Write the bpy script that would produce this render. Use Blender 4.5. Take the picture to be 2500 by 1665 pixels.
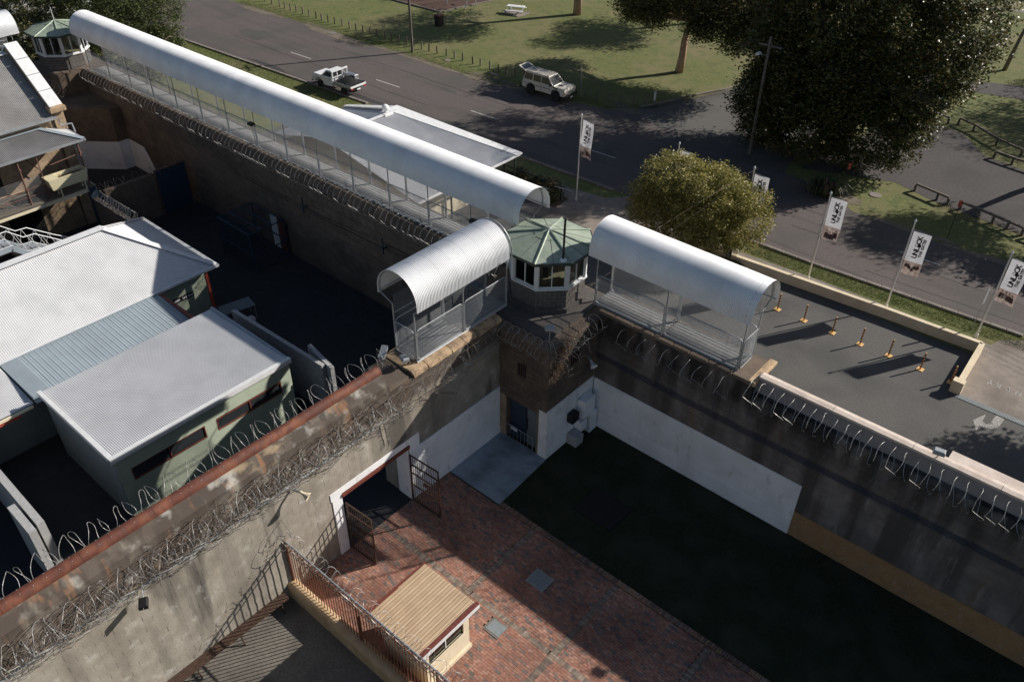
import bpy, math, random
import numpy as np
from mathutils import Vector, Matrix
random.seed(7); rng=np.random.default_rng(11)
R=math.radians; PI=math.pi
for o in list(bpy.data.objects): bpy.data.objects.remove(o)
S=bpy.context.scene; COL=S.collection
# ---------------------------------------------------------------- camera, sky, sun, exposure
CAM=Vector((0,0,27.7)); FPX=2037.36; PITCH=R(37.219); ROLL=R(.8858); HD=R(40.372)
def cam_axes():
    fw=Vector((-math.sin(HD),math.cos(HD),0)); rt=Vector((math.cos(HD),math.sin(HD),0)); dn=Vector((0,0,-1))
    cp,sp=math.cos(PITCH),math.sin(PITCH); c,s=math.cos(ROLL),math.sin(ROLL)
    x0=rt; y0=dn*cp-fw*sp; z0=dn*sp+fw*cp
    return x0*c-y0*s, x0*s+y0*c, z0
ax,ay,az=cam_axes()
cd=bpy.data.cameras.new('camera'); cam=bpy.data.objects.new('camera',cd); COL.objects.link(cam); S.camera=cam
mw=Matrix(((ax.x,-ay.x,-az.x,CAM.x),(ax.y,-ay.y,-az.y,CAM.y),(ax.z,-ay.z,-az.z,CAM.z),(0,0,0,1)))
cam.matrix_world=mw; cd.sensor_width=36; cd.lens=FPX/2500*36; cd.clip_start=.5; cd.clip_end=2000
SUN_AZ=R(60.5); SUN_EL=R(29.5)
W=bpy.data.worlds.new('World'); S.world=W; W.use_nodes=True; nt=W.node_tree; nt.nodes.clear()
sky=nt.nodes.new('ShaderNodeTexSky'); sky.sky_type='NISHITA'; sky.sun_disc=False
sky.sun_elevation=SUN_EL; sky.sun_rotation=PI/2-SUN_AZ; sky.altitude=50; sky.air_density=1; sky.dust_density=1; sky.ozone_density=1
bg=nt.nodes.new('ShaderNodeBackground'); bg.inputs['Strength'].default_value=.055
wo=nt.nodes.new('ShaderNodeOutputWorld'); nt.links.new(sky.outputs[0],bg.inputs[0]); nt.links.new(bg.outputs[0],wo.inputs[0])
sl=bpy.data.lights.new('sun','SUN'); sl.energy=5.0; sl.angle=R(.53); sl.color=(1,.935,.85)
sun=bpy.data.objects.new('sun',sl); COL.objects.link(sun)
sd=Vector((math.cos(SUN_AZ)*math.cos(SUN_EL),math.sin(SUN_AZ)*math.cos(SUN_EL),math.sin(SUN_EL)))
sun.rotation_euler=(-sd).to_track_quat('-Z','Y').to_euler(); sun.location=(20,60,60)
S.view_settings.view_transform='Standard'; S.view_settings.look='None'; S.view_settings.exposure=.35; S.view_settings.gamma=1
S.view_settings.use_curve_mapping=False
try: S.cycles.max_bounces=5; S.cycles.diffuse_bounces=3; S.cycles.transparent_max_bounces=6; S.cycles.sample_clamp_indirect=4
except Exception: pass
# ---------------------------------------------------------------- materials
MATS={}
def mat(name,c1,c2=None,scale=1.0,rough=.8,metal=0.0,bump=0.0,bscale=None,c3=None,scale3=.15,amt3=.5,stretch=None,coord='pos',island=0.0,objrand=0.0,spec=.4,trans=0.0,thr=(.35,.65),extra=None):
    """noise mix of c1/c2, a second larger noise towards c3, optional per-island or per-object brightness"""
    if name in MATS: return MATS[name]
    m=bpy.data.materials.new(name); m.use_nodes=True; n=m.node_tree; N=n.nodes; L=n.links; b=N['Principled BSDF']
    b.inputs['Roughness'].default_value=rough; b.inputs['Metallic'].default_value=metal
    b.inputs['Specular IOR Level'].default_value=spec
    def C(c): return (c[0],c[1],c[2],1)
    if coord=='pos':
        g=N.new('ShaderNodeNewGeometry'); src=g.outputs['Position']
    else:
        g=N.new('ShaderNodeTexCoord'); src=g.outputs['Object']
    if stretch:
        mp=N.new('ShaderNodeMapping'); mp.inputs['Scale'].default_value=stretch; L.new(src,mp.inputs[0]); ssrc=mp.outputs[0]
    else: ssrc=src
    col=None
    if c2 is not None:
        t=N.new('ShaderNodeTexNoise'); t.inputs['Scale'].default_value=scale; t.inputs['Detail'].default_value=6; t.inputs['Roughness'].default_value=.65
        L.new(ssrc,t.inputs['Vector'])
        r=N.new('ShaderNodeValToRGB'); r.color_ramp.elements[0].position=thr[0]; r.color_ramp.elements[1].position=thr[1]
        r.color_ramp.elements[0].color=C(c1); r.color_ramp.elements[1].color=C(c2); L.new(t.outputs[0],r.inputs[0]); col=r.outputs[0]
    if c3 is not None:
        t=N.new('ShaderNodeTexNoise'); t.inputs['Scale'].default_value=scale3; t.inputs['Detail'].default_value=4
        L.new(src,t.inputs['Vector'])
        r=N.new('ShaderNodeMapRange'); r.inputs[1].default_value=.45; r.inputs[2].default_value=.65; r.inputs[3].default_value=0; r.inputs[4].default_value=amt3; L.new(t.outputs[0],r.inputs[0])
        mx=N.new('ShaderNodeMix'); mx.data_type='RGBA'; mx.inputs[7].default_value=C(c3); L.new(r.outputs[0],mx.inputs[0])
        if col: L.new(col,mx.inputs[6])
        else: mx.inputs[6].default_value=C(c1)
        col=mx.outputs[2]
    for k,on in (('island',island),('obj',objrand)):
        if on:
            if k=='island': q=N.new('ShaderNodeNewGeometry'); o=q.outputs['Random Per Island']
            else: q=N.new('ShaderNodeObjectInfo'); o=q.outputs['Random']
            r=N.new('ShaderNodeMapRange'); r.inputs[3].default_value=1-on; r.inputs[4].default_value=1+on; L.new(o,r.inputs[0])
            mx=N.new('ShaderNodeMix'); mx.data_type='RGBA'; mx.blend_type='MULTIPLY'; mx.inputs[0].default_value=1
            if col: L.new(col,mx.inputs[6])
            else: mx.inputs[6].default_value=C(c1)
            cb=N.new('ShaderNodeCombineColor'); 
            for i in range(3): L.new(r.outputs[0],cb.inputs[i])
            L.new(cb.outputs[0],mx.inputs[7]); col=mx.outputs[2]
    if extra: col=extra(N,L,src,col,C)
    if col: L.new(col,b.inputs['Base Color'])
    else: b.inputs['Base Color'].default_value=C(c1)
    if bump:
        t=N.new('ShaderNodeTexNoise'); t.inputs['Scale'].default_value=bscale or scale*3; t.inputs['Detail'].default_value=4; L.new(src,t.inputs['Vector'])
        bm=N.new('ShaderNodeBump'); bm.inputs['Strength'].default_value=1; bm.inputs['Distance'].default_value=bump; L.new(t.outputs[0],bm.inputs['Height']); L.new(bm.outputs[0],b.inputs['Normal'])
    if trans:
        tr=N.new('ShaderNodeBsdfTranslucent'); ms=N.new('ShaderNodeMixShader'); ms.inputs[0].default_value=trans
        if col: L.new(col,tr.inputs[0])
        else: tr.inputs[0].default_value=C(c1)
        L.new(b.outputs[0],ms.inputs[1]); L.new(tr.outputs[0],ms.inputs[2]); L.new(ms.outputs[0],N['Material Output'].inputs[0])
    MATS[name]=m; return m
def streaks(col2,scale=(3,3,.12),lo=.5,hi=.68,amt=.75,zr=None):
    """vertical water streaks, optionally fading in between two heights"""
    def f(N,L,src,col,C):
        mp=N.new('ShaderNodeMapping'); mp.inputs['Scale'].default_value=scale; L.new(src,mp.inputs[0])
        t=N.new('ShaderNodeTexNoise'); t.inputs['Scale'].default_value=1; t.inputs['Detail'].default_value=5; L.new(mp.outputs[0],t.inputs['Vector'])
        r=N.new('ShaderNodeMapRange'); r.inputs[1].default_value=lo; r.inputs[2].default_value=hi; r.inputs[4].default_value=amt; L.new(t.outputs[0],r.inputs[0]); fac=r.outputs[0]
        if zr:
            sp=N.new('ShaderNodeSeparateXYZ'); L.new(src,sp.inputs[0])
            r2=N.new('ShaderNodeMapRange'); r2.inputs[1].default_value=zr[0]; r2.inputs[2].default_value=zr[1]; L.new(sp.outputs[2],r2.inputs[0])
            mu=N.new('ShaderNodeMath'); mu.operation='MULTIPLY'; L.new(fac,mu.inputs[0]); L.new(r2.outputs[0],mu.inputs[1]); fac=mu.outputs[0]
        mx=N.new('ShaderNodeMix'); mx.data_type='RGBA'; L.new(fac,mx.inputs[0]); L.new(col,mx.inputs[6]); mx.inputs[7].default_value=C(col2); return mx.outputs[2]
    return f
def chain(*fs):
    def f(N,L,src,col,C):
        for q in fs: col=q(N,L,src,col,C)
        return col
    return f
M={}
M['asphalt']=mat('asphalt',(.085,.070,.067),(.119,.100,.095),6,.92,bump=.004,bscale=60,c3=(.07,.068,.06),scale3=.25,amt3=.6,stretch=(1,1,1),extra=streaks((.058,.05,.05),(.06,1.1,1),.5,.7,.45))
M['drive']=mat('forecourt_asphalt',(.078,.076,.073),(.12,.116,.11),10,.93,bump=.004,bscale=50,c3=(.055,.056,.055),scale3=.3,amt3=.6)
M['oldconc']=mat('old_concrete',(.20,.17,.148),(.27,.23,.20),2.5,.9,bump=.003,bscale=40,c3=(.12,.10,.085),scale3=.4,amt3=.7)
M['path']=mat('footpath',(.18,.157,.138),(.25,.22,.195),3,.9,bump=.003,bscale=40,c3=(.11,.1,.085),scale3=.5,amt3=.6)
M['bitumen']=mat('car_park_asphalt',(.055,.05,.05),(.08,.073,.072),4,.95,bump=.004,bscale=40,c3=(.045,.04,.04),scale3=.25,amt3=.6)
M['grass']=mat('grass_ground',(.085,.10,.026),(.15,.158,.054),3.5,.95,bump=.03,bscale=14,c3=(.17,.145,.07),scale3=.16,amt3=.75,extra=streaks((.055,.085,.02),(.9,.9,1),.5,.66,.5))
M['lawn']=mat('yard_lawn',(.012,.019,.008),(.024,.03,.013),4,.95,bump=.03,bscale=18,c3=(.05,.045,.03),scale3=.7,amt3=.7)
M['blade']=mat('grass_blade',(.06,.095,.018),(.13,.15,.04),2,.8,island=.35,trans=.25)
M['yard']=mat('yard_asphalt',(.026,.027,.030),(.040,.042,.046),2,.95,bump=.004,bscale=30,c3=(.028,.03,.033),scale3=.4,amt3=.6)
M['gravel']=mat('gravel_ground',(.13,.118,.10),(.21,.19,.165),9,.95,bump=.01,bscale=40,c3=(.09,.08,.07),scale3=.7,amt3=.7)
M['bluepaint']=mat('painted_concrete',(.27,.32,.36),(.31,.36,.40),3,.6,bump=.002,c3=(.10,.125,.14),scale3=.9,amt3=.6)
M['soil']=mat('soil',(.05,.038,.028),(.09,.07,.05),8,1,bump=.03,bscale=12)
M['mulch']=mat('bark_mulch',(.055,.028,.022),(.10,.055,.04),9,1,bump=.04,bscale=12)
M['leaf_litter']=mat('leaf_litter',(.12,.07,.045),(.30,.2,.13),14,1,bump=.03,bscale=20,island=.5)
M['white']=mat('white_corrugated',(.80,.81,.83),(.74,.75,.77),1.2,.38,metal=.0,spec=.5,coord='pos',c3=(.62,.63,.64),scale3=.6,amt3=.35,objrand=.02)
M['whiteroof']=mat('white_roof_sheet',(.62,.625,.64),(.56,.565,.58),1.0,.42,c3=(.48,.49,.5),scale3=.5,amt3=.4)
M['zinc']=mat('zincalume_sheet',(.40,.42,.44),(.33,.35,.37),1.5,.4,metal=.35,c3=(.27,.28,.30),scale3=.6,amt3=.5)
M['oldzinc']=mat('old_galvanised_roof',(.36,.35,.34),(.27,.265,.26),1.5,.5,metal=.25,c3=(.2,.19,.18),scale3=.5,amt3=.5)
M['blueroof']=mat('blue_grey_roof',(.30,.355,.40),(.27,.32,.36),1.5,.45,c3=(.24,.28,.31),scale3=.6,amt3=.5)
M['trim']=mat('white_trim',(.72,.73,.74),(.62,.63,.64),3,.5)
M['galv']=mat('galvanised_steel',(.40,.42,.44),(.29,.305,.32),9,.5,metal=.35)
M['grating']=mat('floor_grating_steel',(.30,.305,.31),(.22,.225,.23),5,.6,metal=.15)
M['mesh']=mat('welded_mesh_wire',(.27,.285,.30),None,1,.7,metal=.0,spec=.2)
M['razor']=mat('razor_wire_steel',(.60,.60,.59),(.26,.25,.24),9,.38,metal=.4)
M['rustwire']=mat('rusty_razor_wire',(.13,.085,.06),(.24,.2,.18),7,.6,metal=.4)
M['darkwire']=mat('weathered_razor_wire',(.16,.15,.145),(.27,.26,.255),7,.5,metal=.5)
M['rust']=mat('rusted_steel_cap',(.085,.026,.017),(.13,.042,.025),5,.7,bump=.003,bscale=30,c3=(.26,.10,.05),scale3=1.6,amt3=.5,extra=streaks((.085,.035,.03),(.6,3,3),.5,.66,.7))
M['rustpost']=mat('rusty_post',(.13,.06,.045),(.2,.11,.085),9,.8)
M['conc']=mat('weathered_wall_concrete',(.27,.24,.20),(.37,.335,.285),1.6,.9,bump=.006,bscale=14,c3=(.21,.185,.15),scale3=.6,amt3=.6,objrand=.03,island=.03,
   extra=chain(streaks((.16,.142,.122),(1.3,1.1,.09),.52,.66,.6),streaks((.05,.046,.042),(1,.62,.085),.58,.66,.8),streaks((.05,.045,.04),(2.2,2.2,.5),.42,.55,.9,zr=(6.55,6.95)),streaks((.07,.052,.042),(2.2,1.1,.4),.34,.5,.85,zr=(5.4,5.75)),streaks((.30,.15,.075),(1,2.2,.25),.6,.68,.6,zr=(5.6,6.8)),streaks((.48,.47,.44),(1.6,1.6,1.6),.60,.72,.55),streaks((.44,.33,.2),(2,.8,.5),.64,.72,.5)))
M['wallB']=mat('rendered_prison_wall',(.15,.13,.12),(.23,.205,.19),1.6,.92,bump=.01,bscale=10,c3=(.10,.085,.08),scale3=.5,amt3=.6,
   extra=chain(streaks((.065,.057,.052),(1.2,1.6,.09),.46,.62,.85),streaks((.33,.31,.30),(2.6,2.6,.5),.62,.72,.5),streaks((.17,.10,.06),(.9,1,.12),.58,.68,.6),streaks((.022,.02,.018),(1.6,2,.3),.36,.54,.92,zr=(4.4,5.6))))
M['sand']=mat('sandstone_block',(.30,.215,.14),(.40,.30,.20),3,.92,bump=.01,bscale=14,c3=(.22,.16,.11),scale3=1.2,amt3=.6,objrand=.12,island=.12)
M['sandwall']=mat('dark_sandstone',(.13,.098,.075),(.19,.145,.11),2.5,.95,bump=.01,bscale=10,c3=(.085,.07,.058),scale3=.5,amt3=.7,objrand=.1,island=.1)
M['coping']=mat('sandstone_coping',(.36,.25,.15),(.48,.35,.22),4,.9,bump=.015,bscale=10,c3=(.16,.11,.08),scale3=2.4,amt3=.8,objrand=.12)
M['pinkcoping']=mat('painted_coping',(.55,.46,.40),(.64,.555,.49),5,.85,bump=.003,c3=(.40,.32,.27),scale3=1.6,amt3=.5)
M['greyrender']=mat('grey_parapet_render',(.25,.235,.245),(.30,.285,.295),2,.85,c3=(.2,.185,.19),scale3=.7,amt3=.5)
M['paint']=mat('white_wall_paint',(.80,.80,.82),(.86,.86,.87),2,.7,bump=.004,bscale=9,c3=(.58,.58,.57),scale3=.8,amt3=.4,extra=streaks((.42,.43,.40),(3,3,1.2),.6,.72,.45))
M['ochre']=mat('ochre_wall_paint',(.30,.17,.075),(.37,.22,.105),2,.85,bump=.003,c3=(.25,.17,.11),scale3=1.1,amt3=.5,extra=streaks((.42,.36,.3),(6,6,4),.62,.74,.6))
M['cmu']=mat('tower_concrete_block',(.085,.078,.075),(.125,.113,.106),5,.9,bump=.004,bscale=20,objrand=.13)
M['mortar']=mat('pale_mortar',(.42,.40,.37),None,1,.95)
M['copper']=mat('green_patina_copper',(.27,.325,.255),(.36,.41,.335),2.2,.55,metal=.15,c3=(.20,.26,.21),scale3=1.5,amt3=.6,extra=streaks((.42,.48,.41),(3,3,3),.58,.7,.5))
M['darktrim']=mat('dark_green_fascia',(.03,.045,.038),(.05,.065,.055),3,.5)
M['glass']=mat('window_glass',(.03,.035,.04),None,1,.05,spec=1.0)
M['cream']=mat('cream_paint',(.66,.58,.42),(.74,.66,.50),2,.65,c3=(.55,.47,.33),scale3=1.4,amt3=.4)
M['creamwall']=mat('cream_wall_paint',(.66,.55,.38),(.73,.63,.47),2,.8,c3=(.5,.4,.27),scale3=1.2,amt3=.4)
M['tan']=mat('tan_roof_sheet',(.42,.30,.185),(.48,.355,.23),2,.6,coord='pos',c3=(.36,.25,.16),scale3=1.3,amt3=.5)
M['maroon']=mat('maroon_paint',(.13,.035,.024),(.18,.055,.04),6,.55)
M['red']=mat('red_paint',(.38,.055,.035),(.45,.08,.05),6,.5)
M['green_clad']=mat('sage_weatherboard',(.28,.325,.25),(.33,.37,.29),2,.7,c3=(.24,.28,.22),scale3=.8,amt3=.5)
M['grey_clad']=mat('blue_grey_cladding',(.15,.18,.19),(.18,.21,.22),2,.65,c3=(.12,.14,.15),scale3=.8,amt3=.5)
M['concwall']=mat('plain_concrete_panel',(.33,.33,.33),(.42,.42,.42),5,.85,bump=.003)
M['black']=mat('black_plastic',(.012,.012,.013),None,1,.5)
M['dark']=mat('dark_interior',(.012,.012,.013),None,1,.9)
M['rubber']=mat('tyre_rubber',(.018,.018,.018),None,1,.8)
M['carwhite']=mat('white_car_paint',(.74,.75,.76),None,1,.25,spec=.6)
M['carbeige']=mat('beige_car_paint',(.60,.565,.50),(.54,.51,.45),3,.35,spec=.5)
M['chrome']=mat('bright_aluminium',(.6,.61,.62),(.45,.46,.47),20,.3,metal=.8)
M['lampred']=mat('red_lens',(.4,.02,.02),None,1,.3)
M['amber']=mat('amber_lens',(.6,.16,.02),None,1,.3)
M['timber']=mat('weathered_timber',(.10,.085,.07),(.17,.148,.125),8,.9)
M['bark']=mat('grey_bark',(.16,.12,.09),(.30,.25,.2),5,.95,bump=.02,bscale=8)
M['gumbark']=mat('pink_gum_bark',(.30,.17,.10),(.46,.34,.26),3,.9,bump=.01,bscale=6)
M['lightposts']=mat('off_white_pole',(.62,.60,.55),(.70,.68,.63),4,.5)
M['brownsteel']=mat('brown_painted_steel',(.05,.03,.022),(.085,.05,.035),8,.55)
M['fencebar']=mat('rust_brown_bar',(.17,.065,.04),(.24,.10,.06),8,.6)
M['blue']=mat('blue_painted_steel',(.022,.04,.065),(.032,.053,.085),4,.6)
M['lineWhite']=mat('road_line_paint',(.55,.54,.51),(.42,.41,.39),12,.8)
M['wornpaint']=mat('worn_road_paint',(.12,.11,.10),(.42,.41,.39),22,.9,thr=(.40,.56))
M['orange']=mat('yellow_orange_paint',(.72,.44,.16),(.66,.40,.15),6,.6)
M['band']=mat('maroon_band',(.16,.03,.025),None,1,.5)
M['ped']=mat('grey_steel_cover',(.22,.25,.26),(.27,.30,.31),6,.6,metal=.2)
M['plant']=mat('cream_enamel',(.70,.64,.44),(.64,.57,.38),2,.45)
def brickmat(nm,cols,obj):
    m=bpy.data.materials.new(nm); m.use_nodes=True; N=m.node_tree.nodes; L=m.node_tree.links; b=N['Principled BSDF']; b.inputs['Roughness'].default_value=.88
    q=N.new('ShaderNodeObjectInfo') if obj else N.new('ShaderNodeNewGeometry')
    r=N.new('ShaderNodeValToRGB'); r.color_ramp.interpolation='CONSTANT'
    e=r.color_ramp.elements
    while len(e)<len(cols): e.new(.5)
    for i,c in enumerate(cols): e[i].position=i/len(cols); e[i].color=(*c,1)
    L.new(q.outputs['Random' if obj else 'Random Per Island'],r.inputs[0])
    g=N.new('ShaderNodeNewGeometry'); t=N.new('ShaderNodeTexNoise'); t.inputs['Scale'].default_value=9; t.inputs['Detail'].default_value=6; L.new(g.outputs['Position'],t.inputs['Vector'])
    mr=N.new('ShaderNodeMapRange'); mr.inputs[1].default_value=.3; mr.inputs[2].default_value=.7; mr.inputs[3].default_value=.72; mr.inputs[4].default_value=1.25; L.new(t.outputs[0],mr.inputs[0])
    t2=N.new('ShaderNodeTexNoise'); t2.inputs['Scale'].default_value=.45; L.new(g.outputs['Position'],t2.inputs['Vector'])
    mr2=N.new('ShaderNodeMapRange'); mr2.inputs[1].default_value=.35; mr2.inputs[2].default_value=.65; mr2.inputs[3].default_value=.72; mr2.inputs[4].default_value=1.12; L.new(t2.outputs[0],mr2.inputs[0])
    mu=N.new('ShaderNodeMath'); mu.operation='MULTIPLY'; L.new(mr.outputs[0],mu.inputs[0]); L.new(mr2.outputs[0],mu.inputs[1])
    cb=N.new('ShaderNodeCombineColor'); [L.new(mu.outputs[0],cb.inputs[i]) for i in range(3)]
    mx=N.new('ShaderNodeMix'); mx.data_type='RGBA'; mx.blend_type='MULTIPLY'; mx.inputs[0].default_value=1; L.new(r.outputs[0],mx.inputs[6]); L.new(cb.outputs[0],mx.inputs[7]); L.new(mx.outputs[2],b.inputs['Base Color'])
    return m
BC=[(.29,.145,.105),(.33,.165,.12),(.25,.125,.095),(.36,.19,.135),(.30,.145,.10),(.27,.15,.12),(.31,.155,.11),(.24,.15,.12),(.35,.20,.15),(.29,.13,.09),(.15,.125,.115),(.32,.16,.115),(.27,.135,.10),(.34,.175,.125),(.20,.14,.12),(.30,.15,.11)]
M['brick']=brickmat('clay_paver',BC,False); M['brickO']=brickmat('clay_paver_single',BC,True)
SC=[(.19,.15,.12),(.24,.19,.15),(.16,.12,.10),(.22,.16,.12),(.27,.215,.17)]
M['soldier']=brickmat('brown_paver',SC,False)
EC=[(.20,.12,.09),(.26,.15,.10),(.15,.11,.095),(.23,.17,.13),(.30,.19,.12)]
M['edgeb']=brickmat('edging_brick',EC,True)
def leafmat(nm,cols,rough=.5,spec=.5,trans=.3):
    m=bpy.data.materials.new(nm); m.use_nodes=True; N=m.node_tree.nodes; L=m.node_tree.links; b=N['Principled BSDF']
    b.inputs['Roughness'].default_value=rough; b.inputs['Specular IOR Level'].default_value=spec
    g=N.new('ShaderNodeNewGeometry'); r=N.new('ShaderNodeValToRGB'); e=r.color_ramp.elements
    while len(e)<len(cols): e.new(.5)
    for i,c in enumerate(cols): e[i].position=i/(len(cols)-1); e[i].color=(*c,1)
    L.new(g.outputs['Random Per Island'],r.inputs[0]); L.new(r.outputs[0],b.inputs['Base Color'])
    tr=N.new('ShaderNodeBsdfTranslucent'); L.new(r.outputs[0],tr.inputs[0]); ms=N.new('ShaderNodeMixShader'); ms.inputs[0].default_value=trans
    L.new(b.outputs[0],ms.inputs[1]); L.new(tr.outputs[0],ms.inputs[2]); L.new(ms.outputs[0],N['Material Output'].inputs[0]); return m
M['figleaf']=leafmat('fig_leaf',[(.02,.032,.01),(.045,.06,.016),(.08,.09,.024),(.10,.09,.03),(.16,.11,.03)],.42,.35,.22)
M['gumleaf']=leafmat('gum_leaf',[(.03,.036,.012),(.07,.075,.024),(.13,.125,.04),(.19,.165,.065)],.5,.4,.25)
M['goldleaf']=leafmat('golden_green_leaf',[(.08,.09,.02),(.16,.16,.035),(.27,.245,.06),(.38,.33,.10),(.5,.43,.2)],.5,.4,.35)
M['conifer']=leafmat('conifer_needle',[(.02,.034,.01),(.04,.058,.015),(.07,.088,.022),(.10,.11,.03)],.6,.3,.15)
M['shrubleaf']=leafmat('shrub_leaf',[(.02,.035,.012),(.04,.06,.02),(.07,.085,.03),(.18,.05,.04)],.5,.4,.2)
# ---------------------------------------------------------------- mesh helpers
class MB:
    def __init__(s): s.v=[]; s.f=[]
    def add(s,vs,fs):
        b=len(s.v); s.v+= [tuple(v) for v in vs]; s.f+=[tuple(b+i for i in f) for f in fs]; return s
    def box(s,x0,y0,z0,x1,y1,z1,bottom=True):
        vs=[(x0,y0,z0),(x1,y0,z0),(x1,y1,z0),(x0,y1,z0),(x0,y0,z1),(x1,y0,z1),(x1,y1,z1),(x0,y1,z1)]
        fs=[(4,5,6,7),(0,1,5,4),(1,2,6,5),(2,3,7,6),(3,0,4,7)]
        if bottom: fs.append((3,2,1,0))
        return s.add(vs,fs)
    def bbox(s,x0,y0,z0,x1,y1,z1,c=.02):
        """box with chamfered top edges"""
        vs=[(x0,y0,z0),(x1,y0,z0),(x1,y1,z0),(x0,y1,z0),(x0,y0,z1-c),(x1,y0,z1-c),(x1,y1,z1-c),(x0,y1,z1-c),(x0+c,y0+c,z1),(x1-c,y0+c,z1),(x1-c,y1-c,z1),(x0+c,y1-c,z1)]
        fs=[(8,9,10,11),(3,2,1,0)]+[(i,(i+1)%4,4+(i+1)%4,4+i) for i in range(4)]+[(4+i,4+(i+1)%4,8+(i+1)%4,8+i) for i in range(4)]
        return s.add(vs,fs)
    def obox(s,c,u,v,w,a,b,d):
        c=Vector(c);u=Vector(u).normalized()*a;v=Vector(v).normalized()*b;w=Vector(w).normalized()*d
        vs=[c+u*i+v*j+w*k for k in(-1,1) for j in(-1,1) for i in(-1,1)]
        return s.add(vs,[(0,2,3,1),(4,5,7,6),(0,1,5,4),(1,3,7,5),(3,2,6,7),(2,0,4,6)])
    def quad(s,*p): return s.add(p,[tuple(range(len(p)))])
    def slab(s,p,t):
        """polygon p (3d, roughly planar) thickened downwards by t"""
        n=len(p); q=[(a[0],a[1],a[2]-t) for a in p]
        return s.add(list(p)+q,[tuple(range(n)),tuple(range(2*n-1,n-1,-1))]+[(i,n+i,n+(i+1)%n,(i+1)%n) for i in range(n)])
    def prism(s,poly,z0,z1):
        n=len(poly); return s.add([(x,y,z0) for x,y in poly]+[(x,y,z1) for x,y in poly],[tuple(range(n-1,-1,-1)),tuple(range(n,2*n))]+[(i,(i+1)%n,n+(i+1)%n,n+i) for i in range(n)])
    def extr(s,poly,axis,a0,a1):
        """2d polygon extruded along axis 'x' (poly=(y,z)) or 'y' (poly=(x,z))"""
        n=len(poly)
        if axis=='x': A=[(a0,p,q) for p,q in poly]; B=[(a1,p,q) for p,q in poly]
        else: A=[(p,a0,q) for p,q in poly]; B=[(p,a1,q) for p,q in poly]
        return s.add(A+B,[tuple(range(n-1,-1,-1)),tuple(range(n,2*n))]+[(i,(i+1)%n,n+(i+1)%n,n+i) for i in range(n)])
    def tube(s,pts,r,n=5,closed=False,caps=True,r2=None):
        pts=[Vector(p) for p in pts]; m=len(pts); b=len(s.v); vs=[]
        for i,p in enumerate(pts):
            if closed: d=pts[(i+1)%m]-pts[i-1]
            else: d=pts[min(i+1,m-1)]-pts[max(i-1,0)]
            d.normalize(); up=Vector((0,0,1)) if abs(d.z)<.9 else Vector((1,0,0))
            u=d.cross(up).normalized(); w=u.cross(d); rr=r if r2 is None else r+(r2-r)*i/(m-1)
            vs+=[p+u*rr*math.cos(2*PI*k/n)+w*rr*math.sin(2*PI*k/n) for k in range(n)]
        fs=[]
        for i in range(m if closed else m-1):
            j=(i+1)%m
            for k in range(n): fs.append((i*n+k,i*n+(k+1)%n,j*n+(k+1)%n,j*n+k))
        if caps and not closed: fs+= [tuple(range(n-1,-1,-1)),tuple((m-1)*n+k for k in range(n))]
        return s.add(vs,fs)
    def lathe(s,prof,n=12,c=(0,0,0)):
        m=len(prof); vs=[(c[0]+r*math.cos(2*PI*k/n),c[1]+r*math.sin(2*PI*k/n),c[2]+z) for r,z in prof for k in range(n)]
        fs=[(i*n+k,i*n+(k+1)%n,(i+1)*n+(k+1)%n,(i+1)*n+k) for i in range(m-1) for k in range(n)]
        fs+=[tuple(range(n-1,-1,-1)),tuple((m-1)*n+k for k in range(n))]
        return s.add(vs,fs)
    def mesh(s,name,m=None,smooth=False):
        me=bpy.data.meshes.new(name); me.from_pydata(s.v,[],s.f)
        if m is not None: me.materials.append(M[m] if isinstance(m,str) else m)
        if smooth: me.shade_smooth()
        me.update(); return me
    def build(s,name,m,parent=None,smooth=False,**kw):
        return mk(name,s.mesh(name,m,smooth),parent,**kw)
def mk(name,me,parent=None,loc=None,rot=None,label=None,cat=None,group=None,kind=None):
    o=bpy.data.objects.new(name,me); COL.objects.link(o)
    if parent is not None: o.parent=parent
    if loc is not None: o.location=loc
    if rot is not None: o.rotation_euler=rot
    if label: o['label']=label
    if cat: o['category']=cat
    if group: o['group']=group
    if kind: o['kind']=kind
    return o
def thing(name,label,cat,loc=(0,0,0),rz=0,group=None): return mk(name,None,None,loc,(0,0,rz),label,cat,group)
def npmesh(name,V,Fq,m):
    """numpy quads/tris (uniform size) to a mesh"""
    me=bpy.data.meshes.new(name); k=Fq.shape[1]
    me.vertices.add(len(V)); me.vertices.foreach_set('co',np.ascontiguousarray(V,dtype=np.float32).ravel())
    me.loops.add(Fq.size); me.loops.foreach_set('vertex_index',np.ascontiguousarray(Fq,dtype=np.int32).ravel())
    me.polygons.add(len(Fq)); me.polygons.foreach_set('loop_start',np.arange(0,Fq.size,k,dtype=np.int32))
    me.materials.append(M[m] if isinstance(m,str) else m); me.update(calc_edges=True); return me
def copy_tree(o,parent=None):
    c=o.copy(); COL.objects.link(c); c.parent=parent
    for ch in list(o.children): copy_tree(ch,c)
    return c
def struct(name,mb,m,**kw): return mb.build(name,m,None,kind='structure',**kw)
# ---------------------------------------------------------------- ground surfaces
struct('ground',MB().quad((-600,-500,-.012),(500,-500,-.012),(500,700,-.012),(-600,700,-.012)),'grass')
Z1=0.0
def sheet(name,poly,z,m): return struct(name,MB().quad(*[(x,y,z) for x,y in poly]),m)
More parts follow.
